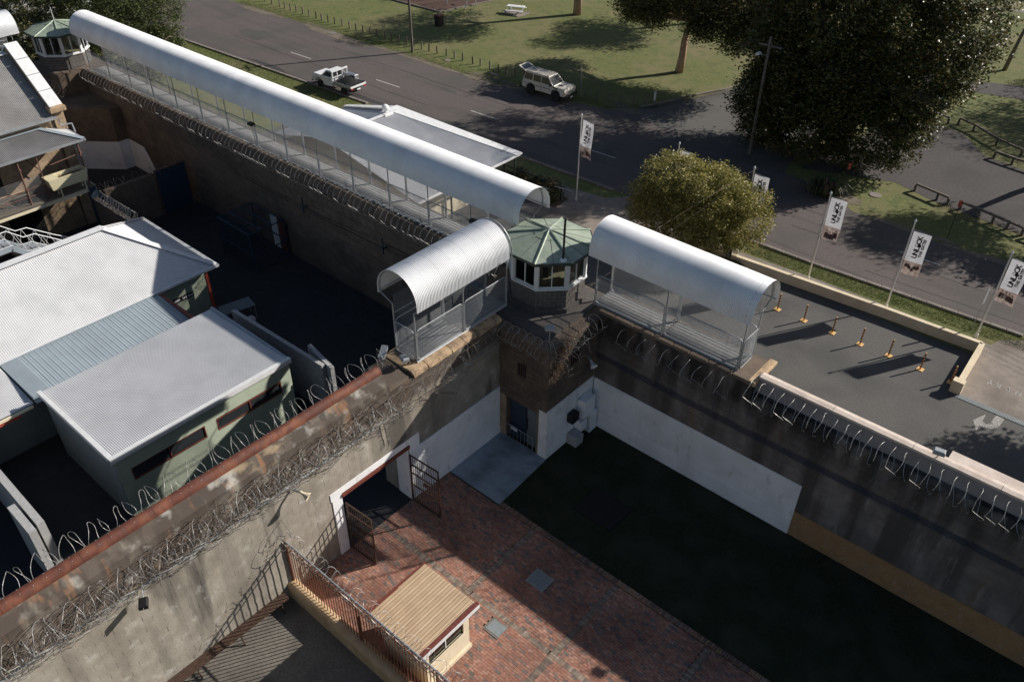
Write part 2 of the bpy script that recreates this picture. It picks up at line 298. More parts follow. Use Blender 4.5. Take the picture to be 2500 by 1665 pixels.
# street: near kerb line and far edge measured along the street
near=[(-240,39.5),(-83,44.0),(-70,44.6),(-36.2,46.2),(-14.7,46.6),(-2.6,47.3),(60,49.5),(160,53)]
far=[(160,58),(60,56),(-7.8,54.5),(-11.5,54.7),(-15.7,54.9),(-18.8,57.0),(-22,57.2),(-23.5,64),(-25,90),(-31.5,90),(-33.3,70.5),(-34.6,66.5),(-36.7,61.8),(-37.6,59.6),(-39.2,58.4),(-42.5,57.6),(-49.7,56.5),(-61,56.1),(-75,55.9),(-88,55.6),(-240,51.5)]
sheet('road',near+far,-.004,'asphalt')
# side street surface lies over the road, paler; one strip
sheet('side_street',[(-37.2,59.2),(-33.5,58.3),(-26,58.2),(-23,58.5),(-23.2,64),(-24.6,90),(-31.7,90),(-33.5,70.5),(-34.8,66.5),(-36.9,61.8)],.0,'drive')
# forecourt between the prison wall and the cream wall
sheet('forecourt',[(-31,27.1),(30,26.2),(30,39.4),(-3.9,39.6),(-10.6,40.1),(-20.5,40.3),(-31,39.0)],.0,'drive')
sheet('old_concrete_strip',[(-20.5,40.3),(-10.6,40.1),(-3.9,39.6),(-3.9,43.6),(-20.5,43.3)],.004,'drive')
sheet('concrete_apron',[(-33.2,39.6),(-20.6,40.2),(-20.6,43.4),(-27.2,46.4),(-28.4,46.5),(-31.4,42.6),(-33.2,42.0)],.004,'oldconc')
sheet('footpath',[(-31.4,42.7),(-28.6,44.3),(-20.6,43.7),(-4,44.2),(60,46.0),(60,47.2),(-4,45.1),(-14,44.95),(-20,44.6),(-27.5,45.3),(-31.4,44.6),(-33.5,44.4)],.008,'path')
sheet('entry_drive',[(-3.9,39.65),(30,39.4),(30,48.0),(-2.2,47.0),(-3.4,46.0),(-3.9,44.6)],.012,'oldconc')
sheet('left_driveway',[(-55.5,40.5),(-53.0,40.5),(-47,40.5),(-47,45.5),(-53.0,45.2),(-55.2,44.9)],.004,'oldconc')
sheet('path_around_gatehouse',[(-57,27.2),(-31,27.2),(-31,41),(-33.2,42),(-47,41.4),(-57,40)],.0,'drive')
# car park beyond the fig tree and the further street
sheet('car_park',[(-21.5,58.9),(-15.2,61.4),(-11.9,60.3),(-5.9,59.4),(30,57.5),(30,68),(-8.6,70.2),(-11.7,70.9),(-14.2,74.0),(-16.9,75.0),(-19.8,72.5)],.0,'bitumen')
sheet('far_street',[(-25,84.2),(-18.4,84.3),(-12.7,85.8),(60,99),(60,103.5),(-13.7,89.5),(-18.6,87.3),(-25,88)],.004,'bitumen')
sheet('park_path',[(-60,105.5),(-26.5,113.4),(-24,114.4),(40,134),(40,135.5),(-24,115.5),(-27,114.4),(-60,106.5)],.0,'path')
def blob(name,cx,cy,rx,ry,m,z,seed,n=26,rot=0,kind='structure'):
    q=random.Random(seed); P=[]; ph=[q.uniform(0,6) for _ in range(4)]
    for i in range(n):
        a=2*PI*i/n; r=1+.22*math.sin(2*a+ph[0])+.16*math.sin(3*a+ph[1])+.1*math.sin(7*a+ph[2])+.06*math.sin(11*a+ph[3]); x,y=rx*r*math.cos(a),ry*r*math.sin(a)
        P.append((cx+x*math.cos(rot)-y*math.sin(rot),cy+x*math.sin(rot)+y*math.cos(rot),z))
    return mk(name,MB().quad(*P).mesh(name,m),kind=kind)
M['patch']=mat('asphalt_repair',(.062,.062,.056),(.085,.083,.074),7,.9,c3=(.05,.05,.045),scale3=.6,amt3=.5)
M['wet']=mat('damp_gutter_stain',(.04,.036,.034),(.066,.06,.056),5,.6)
M['dirt']=mat('roadside_dirt',(.13,.105,.08),(.19,.16,.125),5,.95,c3=(.10,.095,.05),scale3=.8,amt3=.8)
for i,(x,y,rx,ry,m,ro_) in enumerate([(-78.5,50.0,2.6,1.0,'patch',0),(-46.5,46.9,1.6,.8,'patch',.1),(-12.6,51.4,1.3,.45,'patch',.1),(-27.5,48.6,2.0,.5,'patch',0),(-56.3,45.9,2.6,.4,'wet',.02),(-69.5,45.2,3.0,.28,'wet',.02),(-50.5,46.1,1.6,.3,'wet',.05),(-52.6,52.3,.8,.3,'patch',0),(-66,53.2,1.3,.3,'patch',.2),(-8.7,52.7,.5,.4,'patch',0),(-34,51.3,.7,.5,'patch',0)]): blob('asphalt_patch',x,y,rx,ry,m,.002+.0006*(i%3),i,rot=ro_)
for i,(x,y,rx,ry) in enumerate([(-73,55.6,5,.8),(-61,56.2,5,.55),(-51,56.8,4,.8),(-44.5,57.6,2.5,.7),(-85,55.4,4,.5),(-11.5,55.0,2.5,.4),(-17.5,56.3,2,.7),(-6,54.8,3,.4),(-38,59.6,1.5,.6)]): blob('dirt_patch',x,y,rx,ry,'dirt',.005+.0006*(i%3),50+i)
def crack(P,w=.018):
    mb=MB()
    for (a,b),(c,d) in zip(P,P[1:]):
        D=Vector((c-a,d-b,0)).normalized(); n=Vector((-D.y,D.x,0))*w; mb.quad(Vector((a,b,.0062))-n,Vector((c,d,.0062))-n,Vector((c,d,.0062))+n,Vector((a,b,.0062))+n)
    return mk('tar_seam',mb.mesh('tar_seam','wet'),kind='structure')
for y0,x0,x1,s0 in ((48.2,-80,-50,1),(52.8,-70,-44,2),(49.4,-44,-20,3),(53.0,-22,-6,4),(50.2,-18,0,5),(48.0,-12,2,6)):
    q=random.Random(s0); P=[]; x=x0; y=y0
    while x<x1: P.append((x,y)); x+=q.uniform(.8,1.6); y+=q.uniform(-.05,.09)
    crack(P)
# kerb: individual stones along the near side
kerb=mk('kerb',MB().box(-240,0,0,-239,.1,.02).mesh('kerb','path'),kind='structure'); 
ks=MB().bbox(-.43,-.14,-.05,.43,.14,.11,.03).mesh('kerb_stone','path')
def ynear(x):
    for (a,b),(c,d) in zip(near,near[1:]):
        if a<=x<=c: return b+(d-b)*(x-a)/(c-a), math.atan2(d-b,c-a)
x=-84.0
while x<8:
    y,t=ynear(x); 
    if not(-55.4<x<-47.5 or -29.9<x<-25.2 or x>-2.6): mk('kerb_stone',ks,kerb,(x,y-.1,0),(random.uniform(-.02,.02),0,t+random.uniform(-.015,.015)))
    x+=.88
# low kerb on the park side of the side street
kb=MB(); pk=[(-37.3,60.6),(-36.5,62.6),(-35.4,66),(-34.0,69.4),(-33.0,74),(-32,90)]
for a,b in zip(pk,pk[1:]):
    d=Vector((b[0]-a[0],b[1]-a[1],0)); L_=d.length; kb.obox(((a[0]+b[0])/2,(a[1]+b[1])/2,.06),d,(-d.y,d.x,0),(0,0,1),L_/2,.09,.07)
struct('park_kerb',kb,'path')
# dashes on the street
def dash(a,b,w=.1):
    d=Vector((b[0]-a[0],b[1]-a[1],0)).normalized(); n=Vector((-d.y,d.x,0))*w/2; A=Vector((a[0],a[1],.003)); B=Vector((b[0],b[1],.003))
    return mk('road_marking',MB().quad(A-n,B-n,B+n,A+n).mesh('road_marking','lineWhite'),kind='structure')
for x0,y0 in [(-71.2,49.0),(-59.25,49.64),(-47.68,50.15),(-36.0,50.65),(-23.6,51.2),(-11.76,51.65),(.2,52.2)]: dash((x0,y0),(x0+3.05,y0+.13))
# prison yards
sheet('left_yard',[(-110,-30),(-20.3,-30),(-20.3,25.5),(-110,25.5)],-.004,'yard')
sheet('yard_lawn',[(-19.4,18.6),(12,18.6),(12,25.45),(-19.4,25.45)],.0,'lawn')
sheet('gravel_yard',[(-19.4,-12),(-12.7,-12),(-12.7,9.7),(-19.4,9.7)],.0,'gravel')
sheet('yard_floor_outside_view',[(-12.7,-12),(12,-12),(12,9.7),(-12.7,9.7)],-.004,'gravel')
sheet('painted_slab',[(-19.36,18.5),(-16.3,18.5),(-16.5,22.0),(-19.36,22.0)],.02,'bluepaint')
struct('threshold',MB().box(-20.6,12.7,-.05,-19.36,16.2,.012),'yard')
# ---------------------------------------------------------------- brick paving
sheet('paving_bed',[(-19.4,9.7),(2,9.7),(2,18.5),(-19.4,18.5)],.0,'soil')
pave=mk('brick_paving',None,kind='structure')
BL,BW,G=.23,.11,.007
bands_x=[-14.25,-10.02,-5.85,-1.7]; 
cells=[]; sold=[]
x0,x1,y0,y1=-19.35,1.0,9.95,18.44
row=0; y=y0
while y+BW<y1:
    if 14.22<y+BW/2<14.5: y+=BW; continue
    x=x0-(row%2)*BL/2
    while x<x1:
        a,b=max(x,x0),min(x+BL,x1)
        for bx in bands_x:
            if a<bx+.13 and b>bx-.13:
                if a<bx-.13: b=bx-.13
                elif b>bx+.13: a=bx+.13
                else: a=b
        cx_,cy_=(a+b)/2,y+BW/2
        hole=(-12.9<cx_<-12.0 and 16.2<cy_<17.0) or (-12.75<cx_<-12.0 and 13.5<cy_<14.15) or (cx_<-16.3 and cy_>18.45)
        if b-a>.05 and not hole: cells.append((a,b,y,y+BW))
        x+=BL
    y+=BW; row+=1
for bx in bands_x:
    y=y0
    while y+.1<y1: sold.append((bx-.125,bx+.125,y,y+BW)); y+=BW
x=x0
while x<x1:
    if not any(abs(x+.055-bx)<.17 for bx in bands_x): sold.append((x,x+BW,14.24,14.48))
    x+=BW
def vis_key(c): 
    p=Vector(((c[0]+c[1])/2,(c[2]+c[3])/2,0)); d=p-CAM; return d.length if (p.x<-6 and p.y+ (p.x+12)*-.9>9) else d.length+30
cells.sort(key=lambda c:(abs((c[0]+c[1])/2+10.8)+abs((c[2]+c[3])/2-13.2)))
bm1=MB().box(-BL/2+G/2,-BW/2+G/2,0,BL/2-G/2,BW/2-G/2,.03,False).mesh('brick','brickO')
full=[c for c in cells if abs(c[1]-c[0]-BL)<.001][:300]; fs_=set(full); rest=[c for c in cells if c not in fs_]
for a,b,c,d in full: mk('brick',bm1,pave,((a+b)/2,(c+d)/2,random.uniform(-.003,.003)),(random.uniform(-.006,.006),random.uniform(-.006,.006),0))
mb=MB()
for a,b,c,d in rest:
    h=.03+random.uniform(-.003,.003); mb.box(a+G/2,c+G/2,0,b-G/2,d-G/2,h,False)
mb.build('paving_bricks','brick',pave,kind='stuff')
mb=MB()
for a,b,c,d in sold: mb.box(a+G/2,c+G/2,0,b-G/2,d-G/2,.031+random.uniform(-.003,.003),False)
mb.build('band_bricks','soldier',pave,kind='stuff')
edge=mk('brick_edging',None,kind='structure'); eb=MB().bbox(-.05,-.11,0,.05,.11,.1,.012).mesh('edging_brick','edgeb')
x=-16.2
while x<1.0: mk('edging_brick',eb,edge,(x,18.56+random.uniform(-.006,.006),random.uniform(-.006,.004)),(0,random.uniform(-.02,.02),random.uniform(-.02,.02))); x+=.112
# ---------------------------------------------------------------- cladding of walls with individual blocks
def clad(parent,name,axis,c,out,u0,u1,z0,z1,bw,bh,g,t,m,nmax,holes=(),near_pt=None,jit=.004):
    """axis 'x': plane x=c, u is y; axis 'y': plane y=c, u is x; out = +-1 outward direction"""
    P=[];rows=int(round((z1-z0)/bh)); bh=(z1-z0)/rows
    for r in range(rows):
        u=u0-(r%2)*bw/2
        while u<u1:
            a,b=max(u,u0),min(u+bw,u1); zc=z0+(r+.5)*bh
            for h in holes:
                if h[2]<zc<h[3]:
                    if a<h[0]<b: b=h[0]
                    elif a<h[1]<b: a=h[1]
                    elif a>=h[0] and b<=h[1]: b=a
            if b-a>.06: P.append((a,b,z0+r*bh,z0+(r+1)*bh))
            u+=bw
    q=near_pt or CAM
    P.sort(key=lambda p:((Vector((c,(p[0]+p[1])/2,(p[2]+p[3])/2)) if axis=='x' else Vector(((p[0]+p[1])/2,c,(p[2]+p[3])/2)))-q).length)
    cache={}; mb=MB(); n=0
    for a,b,z_,z2 in P:
        w=round(b-a,2); tt=t+random.uniform(-jit,jit)
        if n<nmax and abs(w-bw)<.02:
            k='f'
            if k not in cache:
                hw,hh=bw/2-g/2,bh/2-g/2
                cache[k]=(MB().box(0,-hw,-hh,t,hw,hh) if axis=='x' else MB().box(-hw,0,-hh,hw,t,hh)).mesh(name,m)
            uc,zc=(a+b)/2,(z_+z2)/2; j=random.uniform(-jit,jit)
            if axis=='x': o=mk(name,cache[k],parent,(c+j if out>0 else c-j,uc,zc)); 
            else: o=mk(name,cache[k],parent,(uc,c+j if out>0 else c-j,zc))
            if out<0: o.rotation_euler=(0,0,PI)
            n+=1
        else:
            if axis=='x':
                xa,xb=(c-.002,c+tt) if out>0 else (c-tt,c+.002); mb.box(xa,a+g/2,z_+g/2,xb,b-g/2,z2-g/2)
            else:
                ya,yb=(c-.002,c+tt) if out>0 else (c-tt,c+.002); mb.box(a+g/2,ya,z_+g/2,b-g/2,yb,z2-g/2)
    if mb.v: mb.build(name+'_field',m,parent,kind='stuff')
# ---------------------------------------------------------------- wall A (cross wall with gate and rusty cap)
XA=-19.38
wA=thing('cross_wall','tall stained concrete block wall between the two yards with rusty half-round cap and a white-framed gateway','wall')
core=MB()
def lowtop(y): return 6.55
core.box(-20.25,-8,0,XA,12.67,6.9); core.box(-20.25,12.67,3.27,XA,15.55,6.9); core.box(-21.05,15.552,3.272,XA-.002,16.24,6.5); core.box(-21.05,16.242,0,XA-.004,22.0,6.5)
core.build('wall_core','conc',wA)
MB().extr([(-20.25,6.9),(XA+.01,6.9),(XA+.01,6.96),(-19.72,7.32),(-20.1,7.36),(-20.25,7.3)],'y',-8,15.5).build('mortar_haunching','conc',wA)
clad(wA,'wall_block','x',XA,1,-3.0,21.9,0.0,6.9,.6,.3,.006,.018,'conc',300,holes=[(12.67,16.24,0,3.27),(12.14,12.67,0,3.63),(16.24,21.95,0,2.87),(12.14,16.84,3.27,3.6),(15.55,22,6.5,7.0)],near_pt=Vector((-19,6.5,4.6)))
# rusty half-round cap in lengths
yy=-8.0; k=0
while yy<15.5:
    y2=min(yy+2.35,15.55); mb=MB(); prof=[(-.215*math.cos(a),.24*math.sin(a)) for a in np.linspace(0,PI,12)]+[(.215,-.05),(-.215,-.05)]
    mb.extr([(-19.93+p,7.34+q) for p,q in prof],'y',yy+.004,y2-.004); mb.build('rusty_cap','rust',wA)
    rb=MB(); 
    for q in range(6):
        yb=yy+.2+q*.38
        if yb<y2-.05:
            for sx in(-.08,.11): rb.lathe([(.016,0),(.016,.012),(.004,.016)],5,(-19.93+sx,yb,7.34+.24*math.sqrt(1-(sx/.215)**2)-.004))
    if rb.v: rb.build('rivet','razor',wA)
    yy=y2; k+=1
MB().add([(-21.05,15.6,6.5),(XA-.01,15.6,6.5),(XA-.01,16.8,6.5),(-21.05,16.8,6.5),(-21.0,15.7,6.72),(-19.6,15.7,6.62),(-19.5,16.7,6.66),(-21.0,16.75,6.78)],[(4,5,6,7),(0,1,5,4),(1,2,6,5),(2,3,7,6),(3,0,4,7)]).build('rubble_top','sandwall',wA)
MB().box(XA+.02,15.1,5.38,XA+.075,22.0,5.46).build('string_course','conc',wA)
# white painted render round the gate
pr=MB(); t=.045
pr.box(XA+.0,12.14,3.2,XA+t,12.664,3.6); pr.box(XA,12.2,0,XA+t,12.664,3.198); pr.box(XA,12.666,3.3,XA+t,16.838,3.6)
pr.box(XA,16.26,0,XA+t,16.836,3.298); pr.box(XA,16.84,0,XA+t-.003,21.95,2.87); pr.box(XA,16.9,0,XA+.075,21.95,.42)
pr.build('painted_render','paint',wA)
MB().box(XA-.8,16.2,0,XA-.02,16.245,3.2).build('gate_reveal','paint',wA,label='white painted reveal inside the gateway')
MB().box(XA-.25,12.66,3.12,XA+.1,16.25,3.27).build('lintel_beam','maroon',wA)
# sandstone coping below the covered walkway
y=16.8
while y<21.95:
    L_=random.uniform(.5,.85); L_=min(L_,21.98-y); z=6.5; mb=MB()
    pf=[(-.18,-.02),(.06,.0),(.12,.09),(.08,.2),(-.04,.28),(-.3,.3),(-1.7,.28),(-1.75,0)]
    dx=random.uniform(-.03,.03); mb.extr([(XA+dx+p,z+q+random.uniform(-.012,.012)) for p,q in pf],'y',y+.01,y+L_-.01); mb.build('coping_stone','coping',wA); y+=L_
# wall-face fittings on wall A: cable line, spike strips
gv=MB(); gv.tube([(XA+.22,-3,5.66),(XA+.22,2.4,5.64),(XA+.25,6,5.6),(XA+.24,9,5.6),(XA+.24,15.1,5.62)],.03,5)
for y in np.arange(-2,15.2,1.6): gv.tube([(XA,y,5.75),(XA+.25,y,5.62)],.018,4)
gv.build('wire_support_rail','galv',wA)
# ---------------------------------------------------------------- gates
def gate_leaf(label,hinge,ang,w,h,group):
    g=thing('barred_gate',label,'gate',(hinge[0],hinge[1],.06),ang,group)
    f=MB(); 
    for x in (0.03,w-.03): f.box(x-.03,-.025,0,x+.03,.025,h)
    for z in (0.03,h*.36,h*.62,h*.8,h-.03): f.box(.06,-.022,z-.028,w-.06,.022,z+.028)
    f.build('gate_frame','brownsteel',g)
    n=int(w/.125); bar=MB().tube([(0,0,.05),(0,0,h-.05)],.013,6).mesh('gate_bar','brownsteel')
    for i in range(1,n): mk('gate_bar',bar,g,(.03+i*(w-.06)/n,0,0))
    MB().box(w*.45,-.05,h*.5,w*.62,.05,h*.5+.12).build('bolt','brownsteel',g)
    return g
gate_leaf('brown barred gate leaf folded back in the shade beside the white wall',(XA+.08,16.2),R(3),1.62,2.75,'yard gate leaves')
gate_leaf('brown barred gate leaf standing in the sun at the white gate post',(XA+.08,12.75),R(3),1.42,2.7,'yard gate leaves')
# ---------------------------------------------------------------- wall B (street wall) and wall C
YB=25.42
wB=thing('street_wall','high rendered wall along the street side of the grass yard with white band and pale coping','wall')
MB().box(-16.62,YB,0,-9.1,27.1,6.5).build('wall_core','wallB',wB)
MB().extr([(YB,0),(26.6,0),(26.6,6.0),(25.85,6.0),(25.55,5.95),(YB,5.75)],'x',-9.1,14).build('wall_core_right','wallB',wB)
MB().box(-9.1,25.78,5.98,14,26.02,6.72).build('parapet','greyrender',wB)
x=-9.02
while x<13.5:
    x2=x+3.0; MB().extr([(25.70,6.72),(26.1,6.72),(26.1,6.80),(25.9,6.84),(25.70,6.82)],'x',x+.008,x2-.008).build('coping_length','pinkcoping',wB); x=x2
MB().box(-1.9,26.1,6.3,14,26.7,6.7).build('coping_step','pinkcoping',wB)
x=-16.6
while x<-9.15:
    L_=min(random.uniform(.8,1.2),-9.12-x); MB().bbox(x+.008,YB-.07,6.5,x+L_-.008,27.15,6.64,.03).build('coping_stone','sandwall',wB); x+=L_
MB().bbox(-9.35,YB-.05,6.48,-9.0,27.3,6.655,.04).build('end_stone','coping',wB)
wb=MB(); wb.box(-16.5,YB-.03,0,-6.15,YB,2.85); wb.box(-16.5,YB-.05,0,-6.15,YB-.031,.85); wb.build('painted_render','paint',wB,label='white painted lower band of the street wall')
oc=MB(); oc.box(-6.14,YB-.028,0,14,YB,1.38); oc.build('ochre_band','ochre',wB,label='ochre brown painted lower band of the street wall')
clad(wB,'wall_block','y',YB,-1,-16.5,10,2.9,5.7,.75,.35,.008,.012,'wallB',220,near_pt=Vector((-8,24,3.5)),jit=.002)
wC=thing('long_street_wall','long dark sandstone wall carrying the longest covered walkway','wall')
MB().box(-63.2,25.42,0,-20.6,27.1,6.2).build('wall_core','sandwall',wC)
clad(wC,'sandstone_block','y',YB,-1,-57,-21.4,0,6.2,1.0,.44,.015,.03,'sandwall',300,near_pt=Vector((-30,24,4)),jit=.012)
x=-63
while x<-21:
    L_=random.uniform(.9,1.3); L_=min(L_,-20.9-x); MB().bbox(x+.01,YB-.08,6.2,x+L_-.01,27.15,6.2+.28*min(1,(x+63)/40+.4),.03).build('coping_stone','sandwall',wC); x+=L_+.0
MB().box(-57.6,YB-.045,0,-60.2+7,YB-.03,.01).build('base_line','paint',wC)
wp=MB(); wp.add([(-58.75,25.35,0),(-55.3,25.35,0),(-56.6,25.35,2.13),(-58.75,25.35,2.15),(-58.75,25.40,0),(-55.3,25.40,0),(-56.6,25.40,2.13),(-58.75,25.40,2.15)],[(0,1,2,3),(1,5,6,2),(3,2,6,7)]); wp.build('white_patch','paint',wC,label='white painted patch on the far end of the long wall')
# cables on the yard faces
def cables(parent,pts,n,dz,r,m='black'):
    for i in range(n):
        MB().tube([(p[0],p[1],p[2]-i*dz) for p in pts],r,5).build('cable',m,parent)
cables(wB,[(-16.5,YB-.09,4.35),(-12,YB-.09,4.3),(-7,YB-.09,4.28),(0,YB-.09,4.32),(12,YB-.09,4.35)],3,.11,.02,'blue')
cables(wC,[(-45,YB-.09,4.3),(-37,YB-.09,4.1),(-28,YB-.09,4.5),(-21.5,YB-.09,4.5)],2,.25,.014)
for x in (-24.3,-30.6,-37.5):
    br=MB(); br.box(x-.03,YB-.35,4.2,x+.03,YB-.02,4.26); br.box(x-.03,YB-.36,3.9,x+.03,YB-.3,4.9); br.tube([(x-.35,YB-.33,4.1),(x+.35,YB-.33,4.6)],.025,5); br.build('cable_bracket','blue',wC)
# ---------------------------------------------------------------- corner tower
tw=thing('corner_tower_base','square brown masonry tower base in the yard corner with a blue grey steel door','tower')
TX0,TX1,TY0,TY1=-21.0,-16.6,22.0,27.1
cb=MB(); cb.box(TX0,TY0+.3,0,TX1,TY1,6.12); cb.box(TX0,TY0,2.45,TX1-.002,TY0+.298,6.12); cb.box(TX0,TY0+.002,0,-18.98,TY0+.296,2.45); cb.box(-17.15,TY0+.002,0,TX1-.003,TY0+.296,2.45)
cb.build('wall_core','sandwall',tw)
clad(tw,'tower_stone','y',TY0,-1,-19.4,TX1,2.5,6.1,.55,.26,.012,.02,'sandwall',120,holes=[(-18.35,-17.85,4.1,4.9)],jit=.005)
clad(tw,'tower_stone','x',TX1,1,TY0,YB,2.9,6.1,.55,.26,.012,.02,'sandwall',120,holes=[(23.5,24.2,4.6,5.2)],jit=.005)
clad(tw,'sandstone_block','y',TY0,-1,-19.36,-18.98,0,2.5,.5,.31,.012,.025,'sand',20)
clad(tw,'sandstone_block','y',TY0,-1,-17.15,-17.0,0,2.5,.5,.31,.012,.025,'sand',20)
MB().bbox(-21.0,TY0-.04,6.12,TX1+.05,TY1+.02,6.24,.05).build('wall_head','sandwall',tw); MB().bbox(-20.9,22.5,6.24,-17.15,26.9,6.32,.02).build('roof_slab','cmu',tw)
MB().prism([(-19.47+1.86*math.cos(R(22.5+45*k)),25.29+1.86*math.sin(R(22.5+45*k))) for k in range(8)],6.32,6.56).build('cabin_plinth','cmu',tw)
mb=MB(); mb.box(TX1,TY0-.03,0,TX1+.04,YB,2.9); mb.box(-17.02,TY0-.04,0,TX1-.003,TY0-.0,2.8); mb.box(TX1,TY0,0,TX1+.07,YB,.4); mb.build('painted_render','paint',tw)
d=MB(); d.box(-18.9,TY0+.22,.02,-17.95,TY0+.28,2.35); d.build('door','blue',tw,label='blue grey steel door'); 
d2=MB(); d2.box(-17.9,TY0+.22,.02,-17.3,TY0+.28,2.35); d2.build('door_side_panel','grey_clad',tw)
MB().box(-17.88,TY0+.14,.9,-17.84,TY0+.21,1.6).build('door_handle','black',tw)
sg=MB(); sg.box(-18.66,TY0-.03,.62,-18.3,TY0-.01,.86); sg.build('door_notice','trim',tw,label='small white notice on the door barrier')
g=thing('door_barrier','low grey steel barrier in front of the tower door','barrier',(0,0,0))
gb=MB(); gb.tube([(-18.9,TY0-.05,.02),(-18.9,TY0-.05,.85),(-17.3,TY0-.05,.85),(-17.3,TY0-.05,.02)],.02,5); gb.build('rail','galv',g)
bar=MB().tube([(0,0,.02),(0,0,.85)],.01,4).mesh('bar','galv')
for x in np.arange(-18.7,-17.3,.22): mk('bar',bar,g,(x,TY0-.05,0))
def barred_window(parent,cx,cy,cz,w,h,axis):
    o=thing if parent is None else None
    f=MB(); t=.05
    if axis=='y':
        f.box(cx-w/2,cy-.02,cz-h/2,cx+w/2,cy+.0,cz+h/2); fo=f.build('window','dark',parent)
        for i in range(4): MB().tube([(cx-w/2+w*(i+.5)/4,cy-.04,cz-h/2),(cx-w/2+w*(i+.5)/4,cy-.04,cz+h/2)],.012,5).build('window_bar','rustpost',fo)
    else:
        f.box(cx,cy-w/2,cz-h/2,cx+.02,cy+w/2,cz+h/2); fo=f.build('window','dark',parent)
        for i in range(4): MB().tube([(cx+.04,cy-w/2+w*(i+.5)/4,cz-h/2),(cx+.04,cy-w/2+w*(i+.5)/4,cz+h/2)],.012,5).build('window_bar','rustpost',fo)
barred_window(tw,-18.1,TY0-.0,4.5,.5,.75,'y'); barred_window(tw,TX1+.0,23.85,4.9,.7,.6,'x')
# ivy-like dead vine on the tower corner
vn=MB()
for i in range(420):
    s_=random.random(); p=Vector((TX1+.1+random.gauss(0,.12),TY0+.05+s_*1.0+random.gauss(0,.1),6.45-1.7*(1-s_)+random.gauss(0,.12)))
    q=p+Vector((random.gauss(0,.12),random.gauss(0,.15),random.gauss(0,.16))); vn.tube([p,(p+q)/2+Vector((0,0,.03)),q],random.uniform(.006,.016),3,caps=False)
vn.build('dead_vine','leaf_litter',None,label='dry dead vine hanging over the tower corner through the razor wire',cat='plant')
